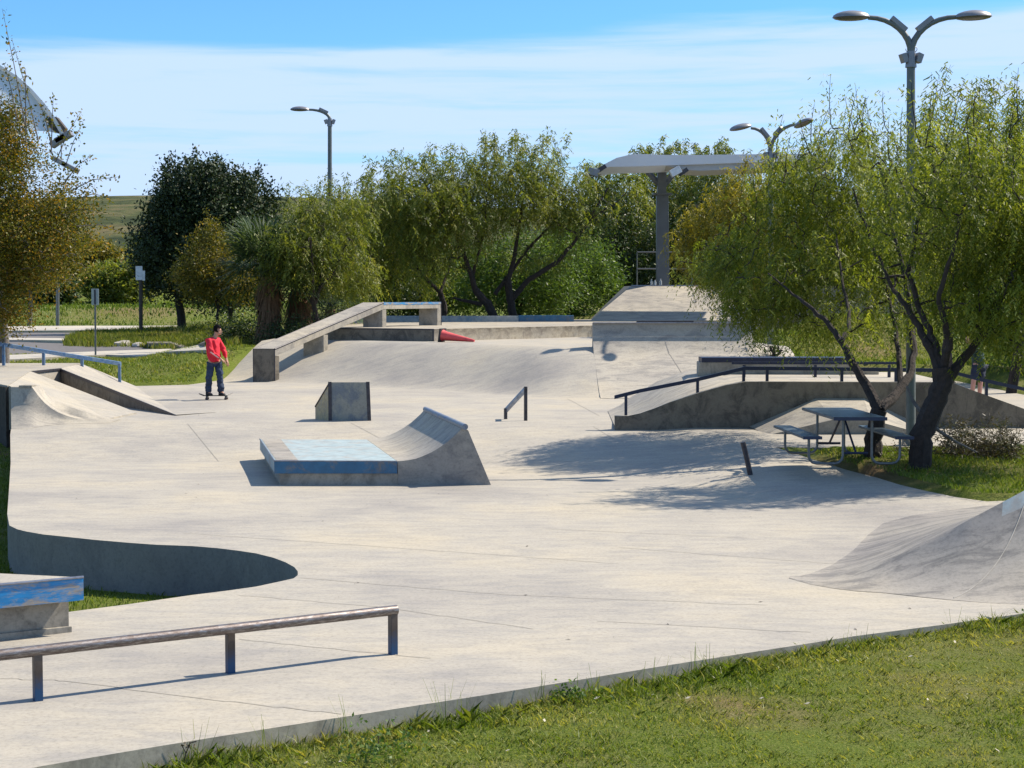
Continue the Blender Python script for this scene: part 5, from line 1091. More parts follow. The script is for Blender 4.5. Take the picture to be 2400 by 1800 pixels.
def tree(name, label, cat, base, limbs, env, ncl, nleaf, mat, bark, seed, L=.15, Wd=.035, spread=(.3, .3, .26), droop=.6, hang=.25, shape='strip', group=None, zmin=None, twig_r=.012, wisps=0, shell=.72, minz_env=None):
    rng = np.random.default_rng(seed); t_ = thing(name, label, cat, base, group)
    m_ = MB(); nodes = []; nrad = []
    for pts_, r0, r1 in limbs:
        pts_ = [Vector(p) for p in pts_]; P_ = []
        for i in range(len(pts_) - 1):
            for k in range(4):
                q = k / 4; p = pts_[i].lerp(pts_[i + 1], q); P_.append(p + Vector(rng.normal(size=3)) * .012 * (1 if i + k else 0))
        P_.append(pts_[-1]); rr = [r0 + (r1 - r0) * (i / (len(P_) - 1)) ** .8 for i in range(len(P_))]
        m_.tube(P_, rr, 8)
        for p, r_ in zip(P_, rr): nodes.append(np.array(p)); nrad.append(r_)
    C = sample_env(env, ncl, rng, shell)
    if zmin is not None: C = C[C[:, 2] > zmin]
    b0 = np.array(base); order = np.argsort(np.linalg.norm(C - b0, axis=1)); C = C[order]
    ND = np.array(nodes); NR = np.array(nrad); skip = max(3, int(len(ND) * .12))
    wis = []
    for c in C:
        d_ = np.linalg.norm(ND - c, axis=1) + (ND[:, 2] > c[2] + .3) * .6; d_[:skip] += 1.0; j = int(np.argmin(d_)); a_ = ND[j]; r_ = min(NR[j] * .7, .045)
        ln = np.linalg.norm(c - a_)
        if ln < .15: continue
        mid = (a_ + c) / 2 + rng.normal(size=3) * ln * .09 + np.array([0, 0, ln * .07]); mid2 = a_ * .25 + c * .75 + rng.normal(size=3) * ln * .06
        m1 = (a_ * .75 + c * .25) + rng.normal(size=3) * ln * .05; r1 = max(twig_r, r_ * .55)
        m_.tube([a_, m1, mid, mid2, c], [r_, r_ * .8, (r_ + r1) / 2, r1, r1 * .6], 4 if r_ < .03 else 5, cap=False)
        ND = np.vstack([ND, m1, mid, mid2, c]); NR = np.concatenate([NR, [r_ * .8, (r_ + r1) / 2, r1, r1 * .8]])
        wis.append((mid2, c))
    m_.build('trunk', bark, t_, True)
    # leaves hang from the cluster and along its twig
    allC = np.vstack([C, np.array([p[0] for p in wis])]) if wis else C
    n1 = int(nleaf * .62)
    if shape == 'strip':
        V1, F1, T1 = spray_arrays(C, max(1, int(n1 / 9)), tuple(x * .85 for x in spread), L, Wd, rng, 9, L * 3.6, hang)
    else: V1, F1, T1 = leaf_arrays(C, n1, spread, L, Wd, rng, droop, None, shape, hang)
    C2 = np.array([p[0] for p in wis])
    if shape == 'strip': V2_, F2_, T2_ = spray_arrays(C2, max(1, int((nleaf - n1) / 9)), tuple(x * .7 for x in spread), L, Wd, rng, 9, L * 3.6, hang)
    else: V2_, F2_, T2_ = leaf_arrays(C2, max(1, nleaf - n1), tuple(x * .8 for x in spread), L, Wd, rng, droop, None, shape, hang)
    Vs, Fs, Ts = [V1, V2_], [F1, F2_ + len(V1)], [T1, T2_]
    if wisps:   # feathery shoots poking out of the top
        top = C[np.argsort(-(C[:, 2] + rng.normal(size=len(C)) * .5))[:wisps]]; WC = []; mw = MB()
        for c in top:
            dd_ = np.array([rng.normal() * .25, rng.normal() * .25, 1]); ln = rng.uniform(.3, .85)
            pw = [c + dd_ * ln * q + np.array([.12 * q * q * ln, 0, 0]) for q in (0, .33, .66, 1)]; mw.tube(pw, [.012, .009, .006, .003], 3, cap=False)
            for q in np.linspace(.2, 1, 7): WC.append(c + dd_ * ln * q)
        mw.build('shoots', bark, t_)['kind'] = 'stuff'; V3_, F3_, T3_ = leaf_arrays(np.array(WC), 7, (.09, .09, .07), L * .9, Wd * .9, rng, droop, None, shape, .05); o_ = sum(len(v_) for v_ in Vs); Vs.append(V3_); Fs.append(F3_ + o_); Ts.append(T3_)
    V = np.vstack(Vs); F_ = np.vstack(Fs); T_ = np.concatenate(Ts); TRI[0] += 2 * len(F_)
    arrays_obj('crown', V, F_, mat, t_, T_)
    return t_
def auto_limbs(base, h, spread, seed, stems=3, r0=.13, fork=.25):
    rr = random.Random(seed); b_ = Vector(base); out = []; th = h * fork; top = b_ + Vector((rr.uniform(-.2, .2), rr.uniform(-.2, .2), th))
    out.append(([b_ - Vector((0, 0, .3)), b_.lerp(top, .5) + Vector((rr.uniform(-.08, .08), 0, 0)), top], r0, r0 * .8))
    for k in range(stems):
        a_ = 2 * math.pi * (k + rr.uniform(-.3, .3)) / stems; d_ = Vector((math.cos(a_) * spread, math.sin(a_) * spread, 0)); e1 = top + d_ * .35 + Vector((0, 0, (h - th) * .35)); e2 = top + d_ * .7 + Vector((0, 0, (h - th) * .72))
        out.append(([top, top.lerp(e1, .5) + Vector((rr.uniform(-.15, .15), rr.uniform(-.15, .15), .1)), e1, e2], r0 * .62, .03))
    return out
def L2(pxs, Y, dY=0): return [PY(x, y, Y + dY * i / max(1, len(pxs) - 1)) for i, (x, y) in enumerate(pxs)]
# --- near right mesquites
zt_ = .37
bA = P(2045, 1068, zt_); YA = bA.y
limbs = [(L2([(2045, 1075), (2050, 1015), (2061, 960)], YA), .155, .13),
         (L2([(2061, 962), (2029, 900), (1991, 841), (1972, 800), (1941, 759), (1891, 715), (1859, 690), (1800, 640)], YA, 1.8), .10, .012),
         (L2([(1972, 800), (1990, 770), (1988, 730), (1975, 660), (1960, 560)], YA + .3, 1.5), .045, .015),
         (L2([(2061, 960), (2097, 929), (2132, 879), (2141, 826), (2140, 760), (2120, 650), (2090, 520), (2060, 380)], YA, 2.5), .10, .02),
         (L2([(2112, 905), (2105, 840), (2100, 780), (2080, 680), (2040, 560), (2000, 440)], YA + .9, 2.0), .055, .02),
         (L2([(2120, 650), (2180, 540), (2200, 400)], YA + 1.5, 1.5), .045, .015)]
pz = lambda px, py, Y: tuple(PY(px, py, Y))
def EV(px, py, Y, rx, ry, rz): p = PY(px, py, Y); return (p.x, p.y, p.z, rx, ry, rz)
envA = [EV(2000, 440, YA + 4.4, 1.75, 2.4, 1.35), EV(1850, 500, YA + 4.4, 1.25, 2.0, 1.0), EV(1800, 630, YA + 3.4, 1.05, 1.5, .75), EV(1945, 640, YA + 2.4, 1.1, 1.3, .8), EV(2090, 600, YA + 3, 1.2, 1.4, 1.0), EV(1720, 700, YA + 3.6, .55, .8, .40), EV(2010, 745, YA + 1, .9, .8, .35), EV(1700, 590, YA + 4.2, .9, 1.2, .75), EV(1800, 720, YA + 3.4, .9, .9, .42), EV(1900, 730, YA + 2.6, .8, .9, .5), EV(2110, 720, YA + 2.4, .8, .9, .55)]
tree('mesquite_tree', 'near mesquite with forked leaning trunk directly behind the picnic table', 'tree', bA, limbs, envA, 500, 175, MAT['mesq'], MAT['bark'], 11, .085, .024, (.17, .17, .15), .66, .22, wisps=34, zmin=1.75)
YB = 26.15; bB = PY(2157, 1093, YB); bB.z = zt_ - .04
limbs = [(L2([(2155, 1102), (2160, 1020), (2185, 960), (2207, 905), (2206, 862)], YB), .185, .15),
         (L2([(2203, 870), (2178, 815), (2156, 768), (2117, 709), (2088, 670), (2060, 600)], YB, 1), .085, .02),
         (L2([(2206, 866), (2190, 800), (2160, 740), (2130, 640), (2150, 520), (2190, 400)], YB, 1), .07, .02),
         (L2([(2207, 870), (2226, 815), (2212, 753), (2200, 690), (2230, 600), (2260, 480)], YB, -.6), .075, .02),
         (L2([(2210, 895), (2236, 870), (2262, 836), (2308, 780), (2350, 700), (2390, 600), (2420, 480)], YB, .6), .10, .025),
         (L2([(2308, 782), (2370, 760), (2440, 740)], YB + .3, 0), .05, .02)]
envB = [EV(2230, 430, YB + .3, 1.3, 1.5, 1.15), EV(2370, 450, YB + .5, 1.5, 1.6, 1.25), EV(2330, 640, YB + .3, 1.2, 1.3, .9), EV(2420, 760, YB, .8, 1.0, .75), EV(2500, 560, YB + .5, 1.5, 1.6, 1.3), EV(2230, 640, YB + 1, .8, 1.0, .8), EV(2370, 850, YB - .1, .35, .45, .35), EV(2290, 720, YB + .2, .7, .9, .5)]
tree('mesquite_tree', 'near mesquite with thick dark curved trunk right of the picnic table', 'tree', bB, limbs, envB, 380, 185, MAT['mesq'], MAT['bark'], 12, .085, .024, (.17, .17, .15), .66, .22, wisps=22, zmin=1.35)
# small low sprigs by trunk A
# --- yellowish mesquite
bC = Vector((8.6, 57, float(Hg(8.6, 57)))); tree('mesquite_tree', 'yellow green mesquite beside the canopy column behind the quarter pipe', 'tree', bC, auto_limbs(bC, 5.0, 2.4, 3, 4, .14), [EV(1730, 535, 57, 2.0, 1.8, 1.7), EV(1660, 585, 57, 1.25, 1.3, 1.1), EV(1790, 460, 57, 1.6, 1.7, 1.35), EV(1800, 620, 56.5, 1.4, 1.5, 1.05)], 250, 150, MAT['mesqyellow'], MAT['bark'], 13, .15, .038, (.28, .28, .26), .55, .2, wisps=12)
# --- central big mesquites
YM = 66.0
b1 = PY(1203, 742, YM); b1.z = 1.8
limbs = [(L2([(1203, 750), (1196, 700), (1190, 657)], YM), .17, .14), (L2([(1190, 657), (1206, 600), (1215, 540), (1225, 470), (1240, 400)], YM, .5), .11, .03),
         (L2([(1201, 700), (1240, 655), (1304, 616), (1340, 575), (1370, 535), (1395, 490), (1425, 440)], YM, -.5), .12, .03), (L2([(1160, 690), (1195, 640), (1240, 580), (1290, 530), (1320, 480)], YM, .8), .09, .03), (L2([(1370, 535), (1400, 500), (1440, 480), (1470, 450)], YM, 0), .05, .02)]
tree('mesquite_tree', 'wide central mesquite with upright trunk and long limb reaching right', 'tree', b1, limbs, [EV(1190, 430, YM, 2.6, 2.8, 1.6), EV(1290, 430, YM, 2.2, 2.3, 1.5), EV(1370, 490, YM - .3, 1.3, 1.6, 1.2), EV(1090, 410, YM, 2.0, 2.2, 1.2), EV(1250, 580, YM + 1.5, 1.6, 1.6, .6)], 360, 108, MAT['mesqfar'], MAT['bark'], 21, .15, .045, (.25, .25, .25), .6, .35, wisps=40)
b2 = PY(1160, 742, YM - .8); b2.z = 1.8
limbs = [(L2([(1163, 752), (1142, 712), (1115, 680)], YM - .8), .19, .14), (L2([(1115, 682), (1097, 625), (1080, 575), (1050, 520), (1020, 470), (990, 420)], YM - .8, -1), .12, .03), (L2([(1130, 714), (1090, 705), (1060, 698)], YM - .8, 0), .09, .04),
         (L2([(1105, 650), (1120, 600), (1135, 540), (1140, 460)], YM - .8, -.5), .08, .02)]
tree('mesquite_tree', 'central mesquite with trunk leaning left toward the level ledge', 'tree', b2, limbs, [EV(1000, 470, YM - 1.5, 2.2, 2.2, 1.7), EV(930, 480, YM - 1.5, 1.9, 2.0, 1.5), EV(1070, 500, YM - 1.5, 1.5, 1.6, 1.6), EV(1010, 590, YM - 1, 1.7, 1.6, .9)], 330, 108, MAT['mesqfar'], MAT['bark'], 22, .15, .045, (.25, .25, .25), .6, .35, wisps=30)
b3 = PY(1040, 745, YM + 1); b3.z = 1.8
limbs = [(L2([(1041, 750), (1041, 715), (1030, 680)], YM + 1), .13, .10), (L2([(1035, 690), (990, 645), (955, 590), (915, 555), (880, 520)], YM + 1, -1), .09, .02), (L2([(1032, 682), (1050, 640), (1060, 590)], YM + 1, 1), .07, .02), (L2([(990, 645), (960, 625), (900, 600), (860, 570)], YM + 1, 1), .05, .02)]
tree('mesquite_tree', 'mesquite with thin forked trunk behind the level end of the raised ledge', 'tree', b3, limbs, [EV(890, 520, YM + 1, 1.9, 2.0, 1.7), EV(850, 600, YM + 1, 1.8, 1.8, 1.2), EV(960, 600, YM + 2, 1.7, 1.6, 1.2), EV(810, 480, YM + 1, 1.2, 1.4, 1.0)], 250, 108, MAT['mesqfar'], MAT['bark'], 23, .15, .045, (.25, .25, .25), .6, .3, wisps=22)
b4 = PY(752, 760, 56.8); b4.z = 1.45
tree('mesquite_tree', 'mesquite between the palms and the sloped ledge in front of the single lamp post', 'tree', b4, auto_limbs(b4, 4.2, 1.7, 31, 4, .11), [EV(715, 560, 56.5, 1.5, 1.3, 1.25), EV(790, 520, 57.5, 1.4, 1.5, 1.2), EV(670, 590, 56.2, 1.0, 1.0, .95), EV(720, 480, 57, 1.0, 1.1, .7), EV(800, 620, 58, 1.4, 1.3, .85)], 270, 120, MAT['mesqfar'], MAT['bark'], 24, .12, .036, (.23, .23, .21), .58, .3, wisps=22)
# back row right of centre
for i, (px, top, Y, rx, lab, sd_) in enumerate([(1440, 430, 86, 2.0, 'dusty mesquite in the back row left of the canopy column', 41), (1580, 385, 92, 2.6, 'tall back row mesquite showing above the white canopy', 42), (1680, 400, 88, 2.2, 'back row mesquite behind the double lamp and canopy', 43)]):
    bb = PY(px, 700, Y); bb.z = 1.9
    tree('mesquite_tree', lab, 'tree', bb, auto_limbs(bb, 7.5, 2.6, sd_, 4, .16), [EV(px, top + 20, Y, rx, 2.2, 1.6), EV(px - 40, top + 90, Y, rx * .9, 2, 1.6), EV(px + 50, top + 110, Y, rx * .9, 2, 1.7)], 230, 90, MAT['mesqfar'], MAT['bark'], sd_, .24, .06, (.42, .42, .36), .6, .4, group='back row mesquites', wisps=26)
# far right tall wispy trees
for i, (px, top, Y, lab, sd_) in enumerate([(2230, 330, 42, 'wispy mesquite rising behind the tall double lamp', 51), (2370, 330, 44, 'wispy mesquite at the right edge behind the near trees', 52)]):
    bb = PY(px, 850, Y); bb.z = .6
    tree('mesquite_tree', lab, 'tree', bb, auto_limbs(bb, 6.2, 1.6, sd_, 4, .15), [EV(px, top - 10, Y, 1.0, 1.4, 1.2), EV(px + 30, top + 100, Y, 1.5, 1.6, 1.4), EV(px - 20, top + 200, Y, 1.3, 1.6, 1.3)], 170, 110, MAT['mesqfar'], MAT['bark'], sd_, .16, .034, (.27, .27, .25), .6, .25, group='wispy mesquites at the right', wisps=24)
# green bushes behind
def bush(px, py, Y, rx, rz, mat, lab, seed, n=120, nl=120, L=.16, Wd=.05, name='bush', sh='rhomb', ry=None, group=None):
    bb = PY(px, py, Y); bb.z = float(Hg(bb.x, bb.y)); 
    return tree(name, lab, 'bush', bb, auto_limbs(bb, rz * 1.2, rx * .5, seed, 4, .06, .1), [(bb.x, bb.y, bb.z + rz * .95, rx, ry or rx * .8, rz)], n, nl, mat, MAT['bark'], seed, L, Wd, (.36, .36, .32), .2, .1, sh, group)
bush(1215, 740, 74, 2.9, 1.9, MAT['bushgreen'], 'bright green rounded bush behind the central mesquite trunks', 61, 180, 110, .2, .06)
bush(1330, 740, 78, 2.6, 2.0, MAT['bushgreen'], 'bright green bush left of the bank ramp', 62, 170, 100, .2, .06)
bush(1430, 735, 84, 3.2, 3.2, MAT['darkbush'], 'darker leafy bush just behind the left corner of the bank ramp', 63, 190, 100, .2, .07)
bush(1560, 740, 88, 3.6, 3.0, MAT['darkbush'], 'dark leafy bush behind the deck railing', 64, 180, 90, .2, .07)
bush(1690, 740, 84, 3.2, 3.0, MAT['darkbush'], 'dark leafy bush behind the right half of the bank ramp', 65, 170, 90, .2, .07)
bush(1020, 740, 78, 3.0, 1.9, MAT['bushgreen'], 'green bush behind the raised level ledge', 66, 170, 110, .2, .06)
bush(860, 745, 76, 3.2, 2.0, MAT['darkbush'], 'dark bush between the lamp post and the raised ledge', 67, 160, 90, .2, .06)
bush(2250, 700, 66, 5.0, 3.2, MAT['bushgreen'], 'wide green bush on the mound behind the right trees', 68, 230, 100, .22, .07)
bush(1960, 700, 70, 3.6, 2.6, MAT['darkbush'], 'dark bush beyond the grass mound seen between branches', 69, 150, 90, .2, .07)
bush(1800, 822, 45.3, .35, .32, MAT['darkbush'], 'small weedy shrub growing at the foot of the half hidden lamp', 70, 26, 50, .08, .03)
bush(2440, 870, 48, 2.2, 1.4, MAT['bushgreen'], 'green bush at the right edge behind the second person', 75, 110, 100, .16, .05)
# far scrub on the hill foot, left
for i, (px, py, Y, rx, rz, mt, lab) in enumerate([(285, 700, 130, 3.0, 1.7, 'mesqfar', 'grey green scrub tree at the foot of the hill'), (215, 700, 150, 3.4, 1.9, 'brown', 'brownish scrub tree at the hill foot behind the sign'), (120, 720, 125, 1.5, 1.1, 'darkbush', 'dark scrub tree beyond the far kerb'), (390, 700, 160, 4, 2.0, 'mesqfar', 'pale scrub tree on the hill behind the evergreen'), (30, 715, 140, 4, 2.4, 'brown', 'brown scrub tree at the far left beyond the parking')]):
    bush(px, py, Y, rx, rz, MAT[mt], lab, 80 + i, 110, 100, .4, .14, name='scrub_tree', group='scrub trees at the foot of the hill')
# --- dark evergreen
YE = 88.0; be = PY(428, 770, YE); be.z = 1.0
tree('evergreen_oak', 'large dense dark evergreen tree left of the palms', 'tree', be, auto_limbs(be, 7.5, 2.4, 91, 5, .25, .2), [EV(430, 560, YE, 2.7, 2.6, 3.0), EV(500, 520, YE, 3.2, 2.8, 2.6), EV(400, 620, YE, 2.0, 2.2, 2.0), EV(570, 500, YE, 2.0, 2.0, 1.9), EV(470, 450, YE, 2.6, 2.2, 1.6), EV(520, 640, YE, 2.4, 2, 2.0)], 520, 120, MAT['oak'], MAT['bark'], 91, .2, .1, (.36, .36, .36), -.15, 0, 'rhomb', wisps=70, shell=.85)
bq = PY(540, 770, 80); bq.z = 1.0
tree('evergreen_oak', 'smaller dark tree with straight trunk just left of the palms', 'tree', bq, auto_limbs(bq, 5, 1.4, 92, 4, .16, .3), [EV(545, 640, 80, 1.6, 1.4, 1.6), EV(600, 600, 80, 1.6, 1.4, 1.7)], 150, 110, MAT['darkbush'], MAT['bark'], 92, .2, .08, (.34, .34, .34), 0, 0, 'rhomb')
# --- brownish small tree
Yt = 74.0; bt_ = PY(503, 762, Yt); bt_.z = 1.0
tree('autumn_tree', 'small browning tree with thin trunk directly behind the skater', 'tree', bt_, auto_limbs(bt_, 4.2, 1.2, 93, 5, .085, .3), [EV(500, 615, Yt, 1.35, 1.3, 1.3), EV(462, 650, Yt, 1.15, 1.2, .95), EV(548, 655, Yt, 1.15, 1.2, 1.0), EV(500, 560, Yt, .7, .8, .8)], 190, 80, MAT['brown'], MAT['bark'], 93, .13, .06, (.24, .24, .22), .1, .05, 'rhomb', wisps=10)
# --- orange left tree
Yo = 44.0; bo = Vector((-14.6, Yo + 1.5, .5))
limbs = auto_limbs(bo, 6.5, 2.6, 94, 6, .17, .22)
tree('autumn_elm', 'large tree with yellow and orange autumn leaves filling the left edge', 'tree', bo, limbs, [EV(60, 520, Yo, 1.8, 1.8, 1.7), EV(-40, 600, Yo, 1.8, 1.8, 2.0), EV(130, 570, Yo, 1.1, 1.3, 1.1), EV(20, 690, Yo - .2, .85, 1.1, .95), EV(20, 400, Yo, 1.1, 1.3, 1.0), EV(-60, 330, Yo, 1.3, 1.3, 1.5), EV(15, 330, Yo, .9, 1.0, .9), EV(150, 470, Yo, .75, 1.0, .7), EV(-30, 740, Yo - .3, .8, 1, .6)], 520, 115, MAT['autumn'], MAT['greybark'], 94, .085, .045, (.24, .24, .22), .15, .05, 'rhomb', wisps=36, shell=.75)
# thin outer twigs with sparse leaves
rng = np.random.default_rng(5); t_ = [o for o in COL.objects if o.name.startswith('autumn_elm')][0]; mw = MB(); WC = []
for (a_, b_) in [((60, 300), (5, 20)), ((90, 330), (28, 92)), ((120, 360), (125, 225)), ((130, 380), (190, 262)), ((150, 400), (195, 285)), ((150, 430), (215, 365)), ((160, 450), (275, 415)), ((170, 470), (262, 462)), ((180, 530), (292, 545)), ((120, 340), (95, 245)), ((60, 330), (60, 160)), ((150, 500), (240, 500)), ((40, 280), (10, 150))]:
    p0_, p1_ = PY(*a_, Yo - .3), PY(*b_, Yo - .6); md = p0_.lerp(p1_, .5) + Vector((0, 0, .12)); mw.tube([p0_, md, p1_], [.018, .011, .004], 4, cap=False)
    for q in np.linspace(.25, 1, 12): p = p0_.lerp(md, q * 2) if q < .5 else md.lerp(p1_, q * 2 - 1); WC.append(np.array(p))
mw.build('twigs', MAT['greybark'], t_); V1, F1, T1 = leaf_arrays(np.array(WC), 4, (.06, .06, .06), .10, .05, rng, .0, None, 'rhomb', .02); arrays_obj('twig_leaves', V1, F1, MAT['autumn'], t_, T1)
# trunk glimpsed at far left
o = MB().tube([Vector((PY(10, 862, 46.5).x, 46.5, .5)), PY(10, 800, 46.5), PY(2, 700, 46.5), PY(-20, 560, 45.5)], [.15, .13, .11, .07], 10).build('lower_trunk', MAT['greybark'], t_, True)
bz_ = PY(68, 772, 104); bz_.z = float(Hg(bz_.x, bz_.y)); tree('autumn_tree', 'slender trunked tree beyond the far kerb at the left', 'tree', bz_, auto_limbs(bz_, 5.5, 1.8, 95, 4, .16, .4), [EV(70, 620, 104, 2.4, 2, 1.6)], 110, 90, MAT['brown'], MAT['greybark'], 95, .2, .1, (.4, .4, .35), .1, 0, 'rhomb')

# --- palms
def fan_palm(name, label, base, crown_h, fronds, seed, skirt=True, R_=1.15, flat=False):
    rng = np.random.default_rng(seed); t_ = thing(name, label, 'palm', base); b_ = np.array(base)
    MB().tube([Vector(b_) - Vector((0, 0, .2)), Vector(b_) + Vector((0, 0, crown_h))], [.24, .2], 10).build('trunk', MAT['dead'], t_, True)
    c0 = b_ + np.array([0, 0, crown_h])
    def frond_set(n, el_lo, el_hi, mat, nm, length, tt_lo, tt_hi, fold=.25):
        V = []; T = []; mp_ = MB()
        for k in range(n):
            az = rng.uniform(0, 2 * math.pi); el = rng.uniform(el_lo, el_hi); d_ = np.array([math.cos(az) * math.cos(el), math.sin(az) * math.cos(el), math.sin(el)]); pl_ = length * rng.uniform(.35, .55)
            hub = c0 + d_ * pl_ + np.array([0, 0, -.05]); mp_.tube([Vector(c0), Vector(hub)], [.02, .012], 4, cap=False)
            s_ = np.cross(d_, [0, 0, 1.0]); s_ /= np.linalg.norm(s_) + 1e-6; u_ = np.cross(s_, d_); ct = rng.uniform(tt_lo, tt_hi)
            for a_ in np.linspace(-1.9, 1.9, 26):
                ld = d_ * math.cos(a_) + s_ * math.sin(a_) + u_ * rng.uniform(-.12, .12); ld /= np.linalg.norm(ld); ll = length * .62 * (1 - .18 * abs(a_) / 1.9) * rng.uniform(.85, 1.1)
                wv = np.cross(ld, u_); wv /= np.linalg.norm(wv) + 1e-6; wv = wv * .028; m1 = hub + ld * ll * .6; tip_ = hub + ld * ll + np.array([0, 0, -.22 * ll * rng.uniform(.4, 1.3)])
                V += [hub, m1 - wv, tip_, m1 + wv]; T += [ct + rng.normal() * .1] * 4
        mp_.build(nm + '_stalks', MAT['palm'] if mat is not MAT['dead'] else MAT['dead'], t_); V = np.array(V); arrays_obj(nm, V, np.arange(len(V)).reshape(-1, 4), mat, t_, np.clip(np.array(T), 0, 1))
    frond_set(fronds, -.35, 1.25, MAT['palm'], 'fronds', R_, .1, .75)
    if skirt:
        V = []; T = []
        for k in range(900):
            az = rng.uniform(0, 2 * math.pi); z0 = rng.uniform(.25, crown_h); r0 = .2 + .1 * rng.random(); p = b_ + np.array([math.cos(az) * r0, math.sin(az) * r0, z0]); ll = rng.uniform(.35, .75); tip_ = p + np.array([math.cos(az) * ll * .45, math.sin(az) * ll * .45, -ll]); tip_[2] = max(tip_[2], b_[2] + .02)
            s_ = np.array([-math.sin(az), math.cos(az), 0]) * .03; V += [p - s_, p + s_, tip_ + s_ * .3, tip_ - s_ * .3]; T += [rng.random()] * 4
        V = np.array(V); arrays_obj('dead_frond_skirt', V, np.arange(len(V)).reshape(-1, 4), MAT['dead'], t_, T)
    return t_
q = PY(632, 800, 57.5); q.z = float(Hg(q.x, q.y)) - .05
fan_palm('fan_palm', 'fan palm with thick brown skirt of dead fronds beside the ledge', q, 2.5, 46, 1, R_=2.35)
q = PY(700, 790, 58.5); q.z = 1.2
fan_palm('fan_palm', 'second fan palm with drooping fronds left of the lamp post', q, 1.9, 34, 2, R_=1.8)
q = PY(775, 760, 60.2); q.z = 1.5
fan_palm('fan_palm', 'low fan palm spreading in front of the single lamp post', q, .9, 22, 3, skirt=False, R_=1.8)
def blades_plant(name, label, cat, base, n, h, spread, mat, seed, wd=.03):
    rng = np.random.default_rng(seed); t_ = thing(name, label, cat, base); b_ = np.array(base); V = []; T = []
    for k in range(n):
        az = rng.uniform(0, 6.283); el = rng.uniform(.25, 1.5); d_ = np.array([math.cos(az) * math.cos(el), math.sin(az) * math.cos(el), math.sin(el)]); ll = h * rng.uniform(.7, 1.1); s_ = np.array([-math.sin(az), math.cos(az), 0]) * wd; r0 = b_ + d_ * .05 + np.array([math.cos(az), math.sin(az), 0]) * spread * rng.random()
        V += [r0 - s_, r0 + s_, r0 + d_ * ll + s_ * .1, r0 + d_ * ll - s_ * .1]; T += [rng.random()] * 4
    arrays_obj('blades', np.array(V), np.arange(len(V)).reshape(-1, 4), mat, t_, T); return t_
q = PY(742, 762, 58.8); q.z = 1.45; blades_plant('agave_plant', 'blue grey spiky yucca between the palms and the sloping ledge', 'yucca', q, 260, .85, .15, MAT['agave'], 5, .02)
# dark shrubs below palms
bush(560, 800, 60, .9, .5, MAT['darkbush'], 'low dark shrub at the foot of the first palm', 71, 60, 80, .12, .04)
bush(690, 795, 56.5, 1.0, .45, MAT['darkbush'], 'low dark shrub between the palm skirts and the ledge', 72, 60, 80, .12, .04)
# ------------------------------------------------------------------ grass
def grass(name, poly, dens, h, wd, mat, seed, patch=None, hv=.5, lean=.5, fun=Hg, tmul=1.0, label=None):
    rng = np.random.default_rng(seed); P_ = np.array([(p[0], p[1]) for p in poly]); x0_, y0_ = P_.min(0); x1_, y1_ = P_.max(0); n = int((x1_ - x0_) * (y1_ - y0_) * dens)
    x = rng.uniform(x0_, x1_, n); y = rng.uniform(y0_, y1_, n); k = in_poly([tuple(p) for p in P_], x, y) & ~in_poly(OUT, x, y); x = x[k]; y = y[k]
    big = np.sin(x * 1.7 + 2 * np.sin(y * 1.1)) * np.sin(y * 2.3 + np.sin(x * 2.9)) * .5 + .5; fine = np.sin(x * 7.1 + 3 * np.sin(y * 5.3)) * np.sin(y * 8.9 + 2 * np.sin(x * 6.1)) * .5 + .5
    if patch is not None:
        pr_, hm, tm = patch(x, y, big, fine, rng); k = rng.random(len(x)) < pr_; x, y, hm, tm = x[k], y[k], hm[k], tm[k]
    else: hm = np.ones(len(x)); tm = .25 + .35 * big + .15 * fine
    z = fun(x, y); n = len(x); a_ = rng.uniform(0, 6.283, n); hh = h * hm * rng.uniform(1 - hv, 1 + hv, n); ln = lean * hh * rng.uniform(.2, 1.4, n)
    b_ = np.stack([x, y, z - .01], 1); s_ = np.stack([np.cos(a_), np.sin(a_), 0 * a_], 1) * wd * .5 * rng.uniform(.7, 1.3, n)[:, None]; a2_ = a_ + rng.uniform(-2.5, 2.5, n); d_ = np.stack([np.cos(a2_) * ln, np.sin(a2_) * ln, hh], 1); dm = np.stack([np.cos(a2_) * ln * .3, np.sin(a2_) * ln * .3, hh * .6], 1)
    V = np.stack([b_ - s_, b_ + s_, b_ + dm + s_ * .7, b_ + d_, b_ + dm - s_ * .7], 1).reshape(-1, 3); F_ = np.arange(n * 5).reshape(n, 5)
    tt = np.clip(tm + rng.normal(size=n) * .17, 0, 1); TRI[0] += 3 * n
    o = arrays_obj(name, V, F_, mat, None, np.repeat(tt, 5), 5); o['kind'] = 'stuff'
    if label: tag(o, label, 'grass')
    return o
def dist_curb(x, y):
    d = np.full(len(x), 99.0)
    for a_, b_ in zip(curbW[:-1], curbW[1:]):
        ab = np.array(b_) - np.array(a_); t = np.clip(((x - a_[0]) * ab[0] + (y - a_[1]) * ab[1]) / ab.dot(ab), 0, 1); d = np.minimum(d, np.hypot(x - a_[0] - ab[0] * t, y - a_[1] - ab[1] * t))
    return d
